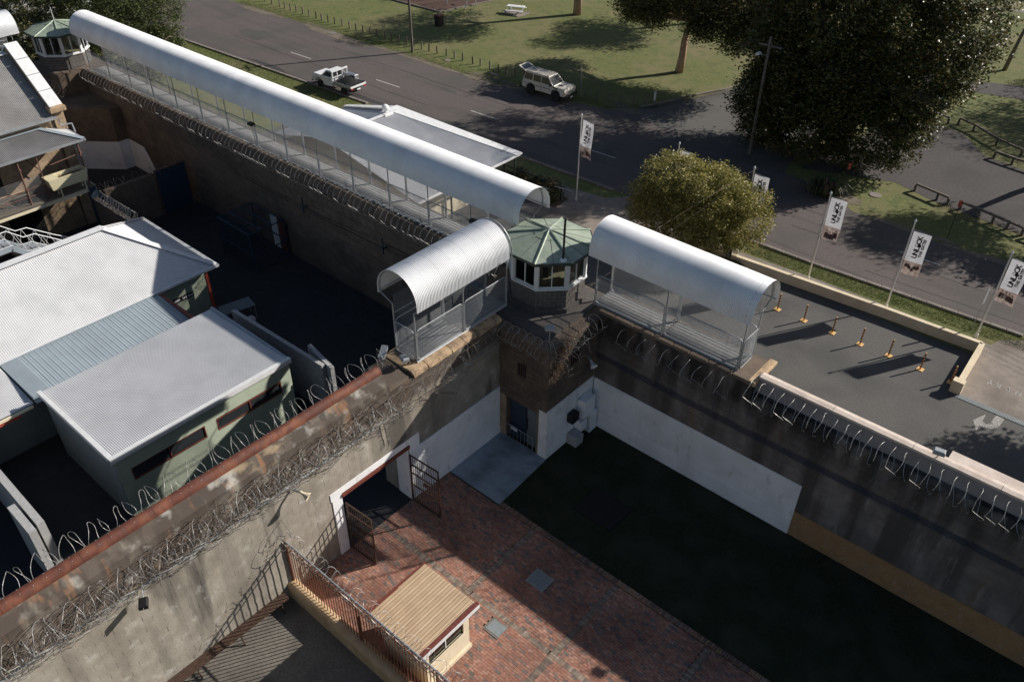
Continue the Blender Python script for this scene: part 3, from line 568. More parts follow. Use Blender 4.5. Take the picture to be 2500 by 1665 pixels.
# octagonal guard cabin
def cabin(cx,cy,z0,dz,label,group,flue=True):
    root=thing('guard_cabin',label,'guard tower',(cx,cy,z0),0,group)
    A=[R(22.5+45*k) for k in range(8)]
    rb=1.74; zt=.98
    MB().prism([((rb-.008)*math.cos(a),(rb-.008)*math.sin(a)) for a in A],0,zt-.01).build('block_wall_core','mortar',root)
    # concrete blocks, course by course on each face
    ap=(rb)*math.cos(R(22.5)); half=(rb)*math.sin(R(22.5)); L2=2*half; bh=.195; meshes={}
    for k in range(8):
        th=R(45*k); 
        for r in range(5):
            u=-half-(r%2)*.2
            while u<half-.02:
                a,b=max(u,-half),min(u+.4,half); w=round(b-a,3)
                if w>.05:
                    if w not in meshes: meshes[w]=MB().box(-.03,-w/2+.009,.009,.006,w/2-.009,bh-.009).mesh('concrete_block','cmu')
                    um=(a+b)/2; mk('concrete_block',meshes[w],root,(ap*math.cos(th)-um*math.sin(th),ap*math.sin(th)+um*math.cos(th),r*bh+.0),(0,0,th))
                u+=.4
    MB().prism([((rb+.1)*math.cos(a),(rb+.1)*math.sin(a)) for a in A],zt,zt+.07).build('window_sill_ring','trim',root)
    MB().prism([((rb-.1)*math.cos(a),(rb-.1)*math.sin(a)) for a in A],zt+.07,zt+.075).build('cabin_floor','sand',root)
    zs,ze=zt+.07,2.42
    for a in A:
        m_=MB(); m_.obox(((rb-.02)*math.cos(a),(rb-.02)*math.sin(a),(zs+ze)/2),(math.cos(a),math.sin(a),0),(-math.sin(a),math.cos(a),0),(0,0,1),.06,.1,(ze-zs)/2); m_.build('corner_post','trim',root)
    for k in range(8):
        th=R(45*k); n=Vector((math.cos(th),math.sin(th),0)); u=Vector((-math.sin(th),math.cos(th),0)); ap2=ap-.03; hw=half-.1
        fr=MB()
        for uu in (-hw,0,hw): fr.obox(n*ap2+u*uu+Vector((0,0,(zs+ze)/2)),n,u,(0,0,1),.025,.022,(ze-zs)/2)
        for zz in (zs+.03,ze-.03): fr.obox(n*ap2+Vector((0,0,zz)),n,u,(0,0,1),.026,hw,.03)
        w=fr.build('window','trim',root)
        for sgn in (-1,1):
            p=n*(ap2-.005)+u*(sgn*hw/2)+Vector((0,0,(zs+ze)/2)); a_=u*(hw/2-.02); b_=Vector((0,0,(ze-zs)/2-.06))
            MB().obox(p,n,u,(0,0,1),.004,hw/2-.02,(ze-zs)/2-.06).build('pane',MATS['pane'],w)
    # furniture glimpsed inside
    MB().prism([((rb-.2)*math.cos(a),(rb-.2)*math.sin(a)) for a in A],zs+.002,zs+.01).build('floor_mat','sand',root); MB().box(-1.0,.9,zs,1.0,1.0,ze-.3).build('inner_wall','cream',root); MB().box(-.9,.2,zs,-.1,.9,zs+.75).build('desk','sand',root); MB().box(.2,-.6,zs,.5,-.3,zs+1.0).build('chair','black',root)
    MB().box(-.35,.5,zs,.4,.58,ze).build('inner_partition','cream',root)
    # roof
    er=2.13; pk=(0,0,3.08); 
    MB().prism([((er-.06)*math.cos(a),(er-.06)*math.sin(a)) for a in A],ze,ze+.05).build('soffit','trim',root)
    fa=MB()
    for i in range(8):
        a,b=A[i],A[(i+1)%8]; fa.add([((er+o)*math.cos(t),(er+o)*math.sin(t),z) for z in (ze-.02,ze+.1) for o in(-.06,.02) for t in (a,b)],[(0,1,3,2),(4,6,7,5),(2,3,7,6),(0,4,5,1),(0,2,6,4),(1,5,7,3)])
    fa.build('fascia','darktrim',root)
    for i in range(8):
        a,b=A[i],A[(i+1)%8]; P=(er*math.cos(a),er*math.sin(a),ze+.09); Q=(er*math.cos(b),er*math.sin(b),ze+.09); mid=((P[0]+Q[0])/2,(P[1]+Q[1])/2,P[2])
        MB().slab([P,Q,pk],.02).build('roof_panel','copper',root)
        MB().tube([(P[0],P[1],P[2]+.01),(0,0,pk[2]+.015)],.05,5).build('roof_hip','copper',root)
        MB().tube([(mid[0],mid[1],mid[2]+.004),(mid[0]*.3,mid[1]*.3,mid[2]*.3+pk[2]*.7+.004)],.008,4).build('seam','darktrim',root)
        r_=.33; MB().tube([(P[0]*r_,P[1]*r_,P[2]*r_+pk[2]*(1-r_)+.006),(Q[0]*r_,Q[1]*r_,Q[2]*r_+pk[2]*(1-r_)+.006)],.007,4).build('seam','darktrim',root)
    MB().lathe([(.13,-.03),(.1,.03),(.03,.07)],8,pk).build('roof_boss','galv',root)
    if flue:
        MB().lathe([(.05,0),(.05,1.95),(.04,1.98)],8,(1.5,-.9,2.55)).build('flue_pipe','black',root); MB().lathe([(.2,0),(.16,.05),(.06,.09)],10,(1.5,-.9,2.53)).build('flue_flashing','trim',root)
    else: MB().lathe([(.03,0),(.02,.9)],6,pk).build('finial','trim',root)
    return root
pg=bpy.data.materials.new('pane_glass'); pg.use_nodes=True; N=pg.node_tree.nodes; L=pg.node_tree.links; N.clear()
o_=N.new('ShaderNodeOutputMaterial'); t_=N.new('ShaderNodeBsdfTransparent'); t_.inputs[0].default_value=(.8,.86,.84,1); g_=N.new('ShaderNodeBsdfGlossy'); g_.inputs['Roughness'].default_value=.03; fr_=N.new('ShaderNodeFresnel'); fr_.inputs[0].default_value=1.6
x_=N.new('ShaderNodeMixShader'); L.new(fr_.outputs[0],x_.inputs[0]); L.new(t_.outputs[0],x_.inputs[1]); L.new(g_.outputs[0],x_.inputs[2]); L.new(x_.outputs[0],o_.inputs[0]); MATS['pane']=pg; M['pane']=pg
cabin(-19.47,25.29,6.55,0,'octagonal guard cabin with green copper roof and dark flue pipe between the three walkway roofs','octagonal guard cabins')
cabin(-65.2,25.25,6.25,0,'distant octagonal guard cabin with green roof and white spike behind the long walkway','octagonal guard cabins',False)
fb=thing('far_tower_base','dark masonry base below the distant octagonal guard cabin','tower'); 
MB().prism([(-67.3,27.2),(-67.3,23.6),(-66.3,22.75),(-61.0,22.75),(-58.8,24.6),(-58.8,25.4),(-63.2,25.41),(-63.2,27.2)],0,4.6).build('lower_wall','sandwall',fb)
MB().prism([(-67.3,27.2),(-67.3,23.6),(-66.3,22.85),(-64,22.85),(-63.22,23.6),(-63.22,27.2)],4.602,6.25).build('upper_wall','sandwall',fb)
pp=MB(); pp.box(-66.2,22.7,0,-61.0,22.745,2.15); pp.box(-58.8,24.6,0,-58.76,25.36,2.15); 
a=Vector((-61.0,22.74,0)); b=Vector((-58.75,24.62,0)); n=Vector((b.y-a.y,-(b.x-a.x),0)).normalized()*.03
pp.add([a,b,b+n,a+n]+[p+Vector((0,0,2.15)) for p in (a,b,b+n,a+n)],[(3,2,6,7),(7,6,5,4),(2,1,5,6),(0,3,7,4)]); pp.build('painted_render','paint',fb)
# ---------------------------------------------------------------- covered walkways
def arc(n=22,R_=1.1,leg=.3):
    P=[(-R_,-leg)]+[(-R_*math.cos(a),R_*math.sin(a)) for a in np.linspace(0,PI,n)]+[(R_,-leg)]; return P
def canopy_sheet():
    P=arc(); n=len(P); pitch=.0762; per=10; seg=6; k=per*seg+1; V=[];Fq=[]
    for i in range(k):
        s_=i*pitch/seg; d=.0115*math.cos(2*PI*i/seg)
        for j,(u,w) in enumerate(P):
            if j==0 or j==n-1: nx,nz=(-1 if j==0 else 1),0
            else: l=math.hypot(u,w); nx,nz=u/l,w/l
            V.append((s_,u+nx*d,w+nz*d))
    for i in range(k-1):
        for j in range(n-1): Fq.append((i*n+j,i*n+j+1,(i+1)*n+j+1,(i+1)*n+j))
    me=npmesh('roof_sheet',np.array(V),np.array(Fq),'white'); me.shade_smooth(); return me
SHEET=canopy_sheet()
def rrect(u0,u1,z0,z1,r=.16):
    P=[]
    for cx,cz,a0 in ((u1-r,z1-r,0),(u0+r,z1-r,90),(u0+r,z0+r,180),(u1-r,z0+r,270)):
        for a in (0,30,60,90): P.append((cx+r*math.cos(R(a0+a)),cz+r*math.sin(R(a0+a))))
    return P
def wires(u0,u1,z0,z1,p=.05,w=.0023):
    V=[];Fc=[]
    def strip(a,b,c,d): # box wire as 2 crossed quads
        i=len(V); 
        V.extend([(a,-w,c),(b,-w,c),(b,-w,d),(a,-w,d),(a,w,c),(b,w,c),(b,w,d),(a,w,d)]); Fc.extend([(i,i+1,i+2,i+3),(i+5,i+4,i+7,i+6),(i+4,i,i+3,i+7),(i+1,i+5,i+6,i+2),(i+3,i+2,i+6,i+7)])
    for u in np.arange(u0+p/2,u1,p): strip(u-w,u+w,z0,z1)
    for z in np.arange(z0+p/2,z1,p): strip(u0,u1,z-w,z+w)
    return np.array(V),np.array(Fc)
def floor_mesh(L_,wd):
    V=[];Fc=[]
    def bx(x0,y0,z0,x1,y1,z1):
        i=len(V); V.extend([(x0,y0,z0),(x1,y0,z0),(x1,y1,z0),(x0,y1,z0),(x0,y0,z1),(x1,y0,z1),(x1,y1,z1),(x0,y1,z1)]); Fc.extend([(i+4,i+5,i+6,i+7),(i,i+1,i+5,i+4),(i+1,i+2,i+6,i+5),(i+2,i+3,i+7,i+6),(i+3,i,i+4,i+7)])
    for x in np.arange(.02,L_-.02,.05): bx(x,-wd/2,-.03,x+.021,wd/2,0)
    for y in np.linspace(-wd/2,wd/2,7): bx(0,y-.012,-.04,L_,y+.012,.004)
    return npmesh('floor_grating',np.array(V),np.array(Fc),'grating')
def walkway(label,origin,rz,L_,bay,cant=0.0,ends=(True,True),tilt=0,roof=(0,None),group='covered wall-top walkways'):
    """local x along the walkway, local y across, z=0 at the floor"""
    root=mk('covered_walkway',None,None,origin,(0,tilt,rz),label,'walkway',group)
    wd=1.2; zc=2.75; x=roof[0]; rL=roof[1] or L_; i=0
    n=int(round((rL-roof[0])/.762)); 
    for i in range(n): mk('roof_sheet',SHEET,root,(roof[0]+i*.762,cant,zc+(.0 if i%2 else .0035)))
    nb=int(round(L_/bay)); bay=L_/nb
    # hoop frame
    def frame():
        P=[(0,-wd/2,-.12),(0,-wd/2,2.28)]+[(0,cant+u*.97,zc+w*.97) for u,w in arc(14)]+[(0,wd/2,2.2),(0,wd/2,-.12)]
        return MB().tube(P,.03,6).mesh('hoop_frame','galv')
    FM=frame()
    for i in range(nb+1): mk('hoop_frame',FM,root,(min(i*bay,L_),0,0))
    fr=MB().tube([(u,0,z) for u,z in rrect(.06,bay-.06,-.02,1.42)],.022,6,closed=True).mesh('side_panel','galv')
    V,Fc=wires(.08,bay-.08,0,1.4); wm=npmesh('wire_mesh',V,Fc,'mesh')
    V,Fc=wires(.05,bay-.05,1.45,2.6,.05); wt=npmesh('upper_mesh',V,Fc,'mesh')
    fl=floor_mesh(bay-.02,wd-.08)
    for i in range(nb):
        for sd in (-1,1):
            p=mk('side_panel',fr,root,(i*bay,sd*(wd/2+.0),0)); mk('wire_mesh',wm,p)
            if sd==1: 
                mk('upper_mesh',wt,root,(i*bay,wd/2,0))
        mk('floor_grating',fl,root,(i*bay+.01,0,0))
    rl=MB(); 
    for sd in (-1,1):
        rl.tube([(0,sd*wd/2,-.1),(L_,sd*wd/2,-.1)],.04,5)
    rl.tube([(0,wd/2,1.75),(L_,wd/2,1.75)],.018,5)
    for u,w in ((-1.06,-.2),(1.06,-.2),(-.75,.75),(.75,.75)): rl.tube([(roof[0]+.05,cant+u,zc+w),(rL-.05,cant+u,zc+w)],.022,5)
    rl.build('purlin','galv',root)
    efr=MB().tube([(0,u,z) for u,z in rrect(-wd/2+.05,wd/2-.05,-.02,1.42)],.022,6,closed=True).mesh('end_panel','galv'); V,Fc=wires(-wd/2+.07,wd/2-.07,0,1.4); V=V[:,[1,0,2]]; we=npmesh('wire_mesh',V,Fc,'mesh')
    for e,xx in zip(ends,(0,L_)):
        if e: p=mk('end_panel',efr,root,(xx+(.04 if xx else -.04),0,0)); mk('wire_mesh',we,p)
    return root
# W1 right, W2 lower left (runs along y), W3 long one
walkway('short white barrel-roofed walkway on the street wall right of the green tower roof',(-17.05,26.28,6.72),0,7.1,2.85,cant=.12,ends=(False,True),roof=(-.25,7.35))
walkway('short white barrel-roofed walkway on the cross wall left of the green tower roof',(-20.3,17.35,6.92),R(90),5.4,2.7,cant=.2,ends=(True,False),roof=(-.1,5.25))
W3L=40.8; tl=-math.atan(.0085)
walkway('very long white barrel-roofed walkway running from the corner tower to the distant tower',(-62.4,26.25,6.33),0,W3L,2.95,cant=.15,ends=(False,False),tilt=tl,roof=(-.7,W3L+.3))
walkway('white barrel-roofed walkway stub beyond the distant tower at the photo edge',(-67.0,8.5,6.3),R(90),14,2.9,cant=.1,ends=(False,False),roof=(0,14.3))
MB().box(-67.9,-5,0,-66.3,22.7,6.1).build('rear_prison_wall','sandwall',None,label='dark wall under the walkway stub at the far left',cat='wall')
# ---------------------------------------------------------------- razor wire
def coil(name,label,pts,r,pitch,m,wr=.011,tilt=.35,wob=.06,barbs=True,group='razor wire coils',sq=1.0,alt=True,nseg=22):
    """concertina: tilted rings one after the other along a polyline"""
    pts=[Vector(p) for p in pts]; V=[];Fq=[]; L_=0; segs=[]
    for a,b in zip(pts,pts[1:]): segs.append((a,b,(b-a).length)); L_+=segs[-1][2]
    n=int(L_/pitch); bq=[]; bv=[]
    for i in range(n):
        s_=(i+.5)*pitch+random.gauss(0,pitch*wob)
        for a,b,l in segs:
            if s_<=l: c=a+(b-a)*(s_/l if s_>0 else 0); break
            s_-=l
        d=(b-a).normalized(); up=Vector((0,0,1)); sd=d.cross(up).normalized(); up=sd.cross(d)
        rr=r*(1+random.gauss(0,wob)); ti=(tilt if (i%2==0 or not alt) else -tilt)+random.gauss(0,wob*1.5); c=c+up*random.gauss(0,r*wob)
        ph=random.random()*6; base=len(V)
        for k in range(nseg):
            t=2*PI*k/nseg; cx,cy=rr*math.cos(t),rr*math.sin(t)*sq
            p=c+sd*cx+up*cy+d*(math.tan(ti)*cx*.6+pitch*(k/nseg-.5)+.03*math.sin(3*t+ph))
            tg=(sd*(-math.sin(t))+up*math.cos(t)); rad=(sd*math.cos(t)+up*math.sin(t))
            for q in range(3): V.append(tuple(p+rad*wr*math.cos(2*PI*q/3)+d*wr*math.sin(2*PI*q/3)))
            if barbs and k%2==0:
                e=len(bv); w_=random.uniform(.02,.032); bv+= [tuple(p-tg*.03),tuple(p+rad*w_*.5),tuple(p+tg*.03),tuple(p-rad*w_*.5)] if k%4 else [tuple(p-tg*.03),tuple(p+d*w_*.6),tuple(p+tg*.03),tuple(p-d*w_*.6)]; bq.append((e,e+1,e+2,e+3))
        for k in range(nseg-(1 if random.random()<.5 else 0)):
            k2=(k+1)%nseg
            for q in range(3): Fq.append((base+k*3+q,base+k*3+(q+1)%3,base+k2*3+(q+1)%3,base+k2*3+q))
    nb=len(V); V+=bv; Fq+=[tuple(nb+j for j in f) for f in bq]
    me=npmesh(name,np.array(V),np.array(Fq),m); return mk(name,me,None,label=label,cat='razor wire',group=group)
coil('razor_wire_coil','bright razor wire coil along the foot of the long walkway',[(-62,25.0,6.25),(-45,25.0,6.4),(-21.6,25.0,6.55)],.46,.42,'razor',wr=.0125,tilt=.3,wob=.025,alt=False)
coil('razor_wire_coil','dark slack razor wire coil hanging below the bright coil of the long walkway',[(-55,25.05,5.2),(-38,25.08,5.45),(-22.5,25.08,5.6)],.36,.42,'darkwire',wr=.008,tilt=.5,barbs=False)
coil('razor_wire_coil','razor wire coil under the right short walkway',[(-15.2,25.1,6.0),(-9.5,25.1,6.05)],.44,.54,'razor',wr=.011,tilt=.2,wob=.03,alt=False)
coil('razor_wire_coil','razor wire coil in front of the pale coping on the right',[(-9.2,25.15,6.38),(8,25.15,6.3)],.5,.43,'razor',wr=.0125,tilt=.3,wob=.025,alt=False)
coil('razor_wire_coil','dark lower razor wire coil against the stained wall on the right',[(-14.8,25.05,5.3),(8,25.05,5.35)],.46,.5,'darkwire',wr=.008,tilt=.6,wob=.14)
coil('razor_wire_coil','single razor wire coil showing behind the rusty cap',[(-20.55,-2,7.35),(-20.55,16.6,7.25)],.42,.42,'razor',wr=.0105,tilt=.5,wob=.05)
coil('razor_wire_coil','upper bright razor wire coil in front of the stained cross wall',[(XA+.42,-3,6.5),(XA+.42,15.6,6.45)],.43,.42,'razor',wr=.010,tilt=.5,wob=.1)
coil('razor_wire_coil','lower bright razor wire coil above the galvanised rail of the cross wall',[(XA+.38,-3,5.98),(XA+.38,16.2,5.95)],.36,.44,'razor',wr=.009,tilt=.55,wob=.1)
coil('razor_wire_coil','rusty tangled razor wire coil between the bright coils of the cross wall',[(XA+.34,-3,6.2),(XA+.34,15.8,6.2)],.42,.4,'darkwire',wr=.010,tilt=.8,wob=.2,barbs=False)
coil('razor_wire_coil','dark brown matted razor wire coil hugging the cross wall under the cap',[(XA+.24,-3,6.25),(XA+.24,15.6,6.2)],.36,.17,'rustwire',wr=.011,tilt=.9,wob=.3,barbs=False)
coil('razor_wire_coil','thin loose razor wire coil under the left short walkway',[(XA+.35,15.6,6.1),(XA+.3,21.6,6.3)],.48,.26,'darkwire',wr=.008,tilt=.6,wob=.2)
coil('razor_wire_coil','razor wire coil round the front edge of the corner tower slab',[(-19.4,21.7,6.35),(-16.5,21.7,6.4),(-16.3,22.2,6.4),(-16.3,25.2,6.4)],.44,.42,'razor',wr=.009,tilt=.25,wob=.04,alt=False)
coil('razor_wire_coil','razor wire coil below the tower corner vine',[(-16.25,21.9,5.6),(-16.3,24.6,5.6)],.5,.4,'darkwire',wr=.009,tilt=.5,wob=.15)
coil('razor_wire_coil','shiny razor wire coil on the low wall behind the big white roof',[(-50.0,18.7,3.15),(-45.6,18.75,3.15)],.3,.17,'razor',wr=.012,tilt=.3)
coil('razor_wire_coil','dark razor wire coil on the low wall beside the balcony',[(-50.5,19.2,3.2),(-50.5,24.8,3.2)],.34,.3,'darkwire',wr=.009,tilt=.4)
coil('razor_wire_coil','razor wire coil under the distant tower cabin',[(-63.8,22.6,5.9),(-60.5,22.6,5.9)],.4,.42,'darkwire',wr=.010,tilt=.3)
def spikes(name,label,p0,p1,n,m='darkwire',L_=.28):
    p0=Vector(p0);p1=Vector(p1);mb=MB(); mb.tube([p0,p1],.015,4)
    for i in range(n):
        p=p0+(p1-p0)*(i/(n-1))
        for k in range(5):
            d=Vector((random.uniform(.4,1),random.uniform(-1,1),random.uniform(-.6,1))).normalized()*.12; mb.tube([p,p+d],.006,3)
    mb.build(name,m,None,label=label,cat='spikes')
spikes('spike_strip','short spiked strip with shadow on the sunlit cross wall',(XA+.1,15.0,5.45),(XA+.1,15.15,4.2),14)
spikes('spike_strip','spiked strip hanging in the shade right of the shadow edge on the cross wall',(XA+.25,17.6,5.4),(XA+.25,18.9,4.55),18)
# ---------------------------------------------------------------- sheet roofs with real corrugation or ribs
def corr(E0,E1,topfn,m,pitch=.0762,amp=.009,seg=6,name='roof_sheet',parent=None,profile='sine',nup=None,**kw):
    E0=Vector(E0);E1=Vector(E1);L_=(E1-E0).length;d=(E1-E0)/L_; V=[];u=0.0;us=[]
    if profile=='sine': us=[(i*pitch/seg,amp*math.cos(2*PI*i/seg)) for i in range(int(L_/pitch*seg)+1)]
    else:
        i=0
        while i*pitch<L_-.001:
            b=i*pitch; us+=[(b,amp),(b+pitch*.42,amp),(b+pitch*.45,amp*.75),(b+pitch*.48,amp),(b+pitch*.86,amp),(b+pitch*.885,-amp*.6),(b+pitch*.965,-amp*.6),(b+pitch*.99,amp)]; i+=1
        us.append((L_,0)); us=[q for q in us if q[0]<=L_]
    T=Vector(topfn(L_*.5)); mid=E0+d*L_*.5; n=nup or d.cross(T-mid).normalized(); 
    if n.z<0: n=-n
    for u,h in us:
        V.append(tuple(E0+d*u+n*h)); V.append(tuple(Vector(topfn(u))+n*h))
    k=len(us); Fq=[(2*i,2*i+2,2*i+3,2*i+1) for i in range(k-1)]
    me=npmesh(name,np.array(V),np.array(Fq),m)
    if profile=='sine': me.shade_smooth()
    return mk(name,me,parent,**kw)
def bar(p,q,w,h,m,name,parent,**kw):
    p=Vector(p);q=Vector(q);d=(q-p); L_=d.length; s_=d.cross(Vector((0,0,1))).normalized(); up=s_.cross(d).normalized()
    return MB().obox((p+q)/2,d,s_,up,L_/2,w/2,h/2).build(name,m,parent,**kw)
# ---------------------------------------------------------------- big hipped workshop with blue-grey annex roof
wk=thing('workshop_building','long low building with a large pale corrugated hipped roof and blue-grey ribbed annex roof','building')
EX0,EX1,YE,RX,RY,ZE,ZR=-45.0,-37.35,18.9,-41.2,15.07,3.3,5.7
def t1(u):
    y=-8+u
    if y<=RY: return (RX,y,ZR)
    f=(y-RY)/(YE-RY); return (RX+(EX1-RX)*f,y,ZR+(ZE-ZR)*f)
corr((EX1,-8,ZE),(EX1,YE,ZE),t1,'whiteroof',pitch=.095,amp=.013,parent=wk)
def t2(u):
    y=-8+u
    if y<=RY: return (RX,y,ZR)
    f=(y-RY)/(YE-RY); return (RX+(EX0-RX)*f,y,ZR+(ZE-ZR)*f)
corr((EX0,-8,ZE),(EX0,YE,ZE),t2,'whiteroof',pitch=.095,amp=.013,parent=wk)
def t3(u):
    x=EX0+u; h=(EX1-EX0)/2; f=1-abs(x-RX)/h; f=max(0,min(1,f)); return (x,YE+(RY-YE)*f,ZE+(ZR-ZE)*f)
corr((EX0,YE,ZE),(EX1,YE,ZE),t3,'whiteroof',parent=wk,amp=.006)
bar((RX,-8,ZR+.03),(RX,RY+.1,ZR+.03),.5,.02,'trim','ridge_flashing',wk)
for xe in (EX0,EX1): bar((RX,RY,ZR+.04),(xe,YE,ZE+.04),.34,.02,'trim','hip_flashing',wk)
for a,b in (((EX1+.07,-8,ZE-.05),(EX1+.07,YE+.1,ZE-.05)),((EX0-.07,-8,ZE-.05),(EX0-.07,YE+.1,ZE-.05)),((EX0-.1,YE+.07,ZE-.05),(EX1+.1,YE+.07,ZE-.05))): bar(a,b,.13,.12,'trim','gutter',wk)
MB().box(EX0+.5,-8,0,EX1-.6,YE-.5,ZE-.1).build('wall','green_clad',wk)
MB().box(EX1-.598,15.6,.0,EX1-.56,15.66,3.1).build('corner_trim','red',wk)
sp=MB(); sp.box(EX1-.595,16.2,1.7,EX1-.57,17.55,1.98); sgn=sp.build('sign','black',wk,label='small black sign with white lettering on the green wall')
for i,w in enumerate([.1,.08,.1,.0,.06,.09,.05,.0,.1,.1,.1,.07,.1]):
    if w: MB().box(EX1-.568,17.5-i*.1-w*.8,1.78,EX1-.564,17.5-i*.1,1.9).build('sign_letter','trim',sgn)
for z0,z1 in ((2.6,3.1),(.0,2.55)): MB().box(EX1-.15,18.2,z0,EX1-.0,18.34,z1).build('downpipe','red',wk,label='red downpipe at the corner of the workshop')
# annex (blue ribbed) roof
corr((-33.62,7.35,3.02),(-33.62,15.32,3.02),lambda u:(-37.22,7.35+u,3.2),'blueroof',pitch=.26,amp=.022,profile='rib',parent=wk,label='blue-grey ribbed annex roof')
MB().box(-37.2,7.36,3.07,-33.9,8.15,3.24).build('plain_flashing','blueroof',wk)
bar((-37.28,7.2,3.26),(-37.28,15.4,3.26),.22,.03,'blueroof','junction_flashing',wk)
MB().box(-37.2,15.33,2.95,-33.5,15.5,3.2).build('fascia','maroon',wk,label='maroon end fascia of the annex roof')
corr((-33.85,-8,2.98),(-33.85,7.3,2.98),lambda u:(-37.22,-8+u,3.26),'whiteroof',parent=wk)
bar((-33.76,-8,2.9),(-33.76,7.2,2.9),.12,.1,'cream','gutter',wk); bar((-33.8,-8,2.72),(-33.8,6.6,2.72),.05,.12,'red','fascia_board',wk)
MB().box(-37.4,-8,0,-34.9,15.2,2.9).build('annex_wall','grey_clad',wk)
# ---------------------------------------------------------------- sage green shed with white roof
sh=thing('green_shed','sage green weatherboard shed with white corrugated roof and two long dark windows','shed')
SX0,SX1,SY0,SY1,SZ=-33.45,-27.22,7.55,16.2,3.62
corr((SX0,SY0+.1,SZ+.0),(SX0,SY1-.05,SZ+.0),lambda u:(SX1-.15,SY0+.1+u,SZ+.1),'whiteroof',pitch=.084,amp=.012,parent=sh)
MB().box(SX0+.12,SY0+.06,0,SX1-.04,SY1-.06,SZ-.06).build('wall_core','grey_clad',sh)
prof=[]; z=0.05
pv=MB()
def boards(y0,y1,z0,z1):
    z=z0
    while z<z1-.01:
        zz=min(z+.085,z1); pv.add([(SX1-.042,y0,z),(SX1-.042,y1,z),(SX1+.012,y1,z),(SX1+.012,y0,z),(SX1-.03,y1,zz),(SX1-.03,y0,zz),(SX1-.042,y1,zz),(SX1-.042,y0,zz)],[(0,3,2,1),(3,5,4,2),(0,7,5,3),(1,2,4,6)]); z=zz
wins=[(8.14,11.55,2.1,2.78),(12.12,15.55,2.1,2.72)]
boards(SY0+.06,SY1-.06,.05,2.1); boards(SY0+.06,SY1-.06,2.78,SZ-.02)
boards(SY0+.06,8.14,2.1,2.78); boards(11.55,12.12,2.1,2.78); boards(15.55,SY1-.06,2.1,2.78)
pv.build('weatherboards','green_clad',sh,kind='stuff')
for y0,y1,z0,z1 in wins:
    w=MB().box(SX1-.06,y0,z0,SX1-.034,y1,z1).build('window','dark',sh)
    f=MB()
    for a,b,c,d in ((y0,y1,z0,z0+.05),(y0,y1,z1-.05,z1),(y0,y0+.05,z0+.051,z1-.051),(y1-.05,y1,z0+.051,z1-.051),((y0+y1)/2-.025,(y0+y1)/2+.025,z0+.051,z1-.051)): f.box(SX1-.033,a,c,SX1+.015,b,d)
    f.build('window_frame','maroon',w)
    for a,b in ((y0+.05,(y0+y1)/2-.03),((y0+y1)/2+.03,y1-.05)): MB().box(SX1-.03,a,z0+.06,SX1-.027,b,z1-.06).build('pane','glass',w)
for i in range(3): MB().box(SX0+.14+i*2.0,SY0+.045,.02,SX0+.14+i*2.0+1.99,SY0+.059,SZ-.1).build('wall_panel','grey_clad',sh)
MB().box(SX0,SY0-.08,SZ-.12,SX1+.06,SY0+.1,SZ+.12).build('barge_flashing','trim',sh); MB().box(SX1-.12,SY0-.08,SZ-.1,SX1+.1,SY1+.04,SZ+.14).build('front_flashing','trim',sh)
MB().box(SX0,SY1-.1,SZ-.12,SX1-.125,SY1+.04,SZ+.1).build('barge_flashing','blueroof',sh)
# free-standing concrete walls near the shed
def cwall(lab,a,b,th,h,m='concwall'):
    a=Vector((a[0],a[1],0));b=Vector((b[0],b[1],0)); d=b-a; n=d.cross(Vector((0,0,1)))
    return MB().obox((a+b)/2+Vector((0,0,h/2)),d,n,(0,0,1),d.length/2,th/2,h/2).build('concrete_wall',m,None,label=lab,cat='wall',group='free-standing concrete walls')
cwall('concrete screen wall with pale top beside the right end of the green shed',(-33.4,17.25),(-26.45,17.45),.2,3.0)
cwall('shorter skewed concrete screen wall just behind the one by the green shed',(-28.2,18.0),(-26.0,17.62),.2,3.0)
cwall('long concrete screen wall at the left photo edge below the shed',(-38,4.55),(-26.9,4.36),.28,3.0)
cwall('short concrete wall doubled against the long one at the left photo edge',(-28.6,4.0),(-26.7,3.97),.28,3.0)
# ---------------------------------------------------------------- sandstone building with balcony
sb=thing('sandstone_building','two-storey sandstone building with grey corrugated roof, parapet gable and upper balcony','building')
GX=-53.0; GZ=7.5
MB().extr([(GX,0),(GX,7.35),(-56.7,10.1),(-60.4,7.35),(-60.4,0)],'y',-8,18.7).build('wall_core','sandwall',sb)
MB().extr([(GX+.12,0),(GX+.12,7.95),(-56.7,10.85),(-60.5,7.95),(-60.5,0)],'y',18.7,19.35).build('gable_wall','sand',sb)
for s_ in (1,-1):
    xe=GX+.25 if s_==1 else -60.65
    for i in range(4):
        a=Vector((-56.7,19.02,10.98)); b=Vector((xe,19.02,8.05)); p=a+(b-a)*(i/4+.004); q=a+(b-a)*((i+1)/4-.004)
        bar(p,q,.78,.12,'oldzinc' if 0 else 'trim','gable_coping',sb)
MB().bbox(GX-.35,18.55,7.75,GX+.4,19.5,8.12,.1).build('kneeler_stone','coping',sb)
clad(sb,'quoin_block','y',19.35,1,-54.0,GX+.1,3.0,7.8,.5,.3,.012,.02,'sand',30); clad(sb,'sandstone_block','x',GX+.12,1,18.7,19.35,3.0,7.8,.32,.3,.012,.02,'sand',30)
corr((-52.75,-8,GZ),(-52.75,18.68,GZ),lambda u:(-56.7,-8+u,10.45),'oldzinc',pitch=.1,amp=.018,parent=sb)
bar((-56.7,-8,10.5),(-56.7,18.6,10.5),.5,.03,'trim','ridge_flashing',sb); bar((-52.68,-8,GZ-.06),(-52.68,18.8,GZ-.06),.16,.14,'zinc','gutter',sb)
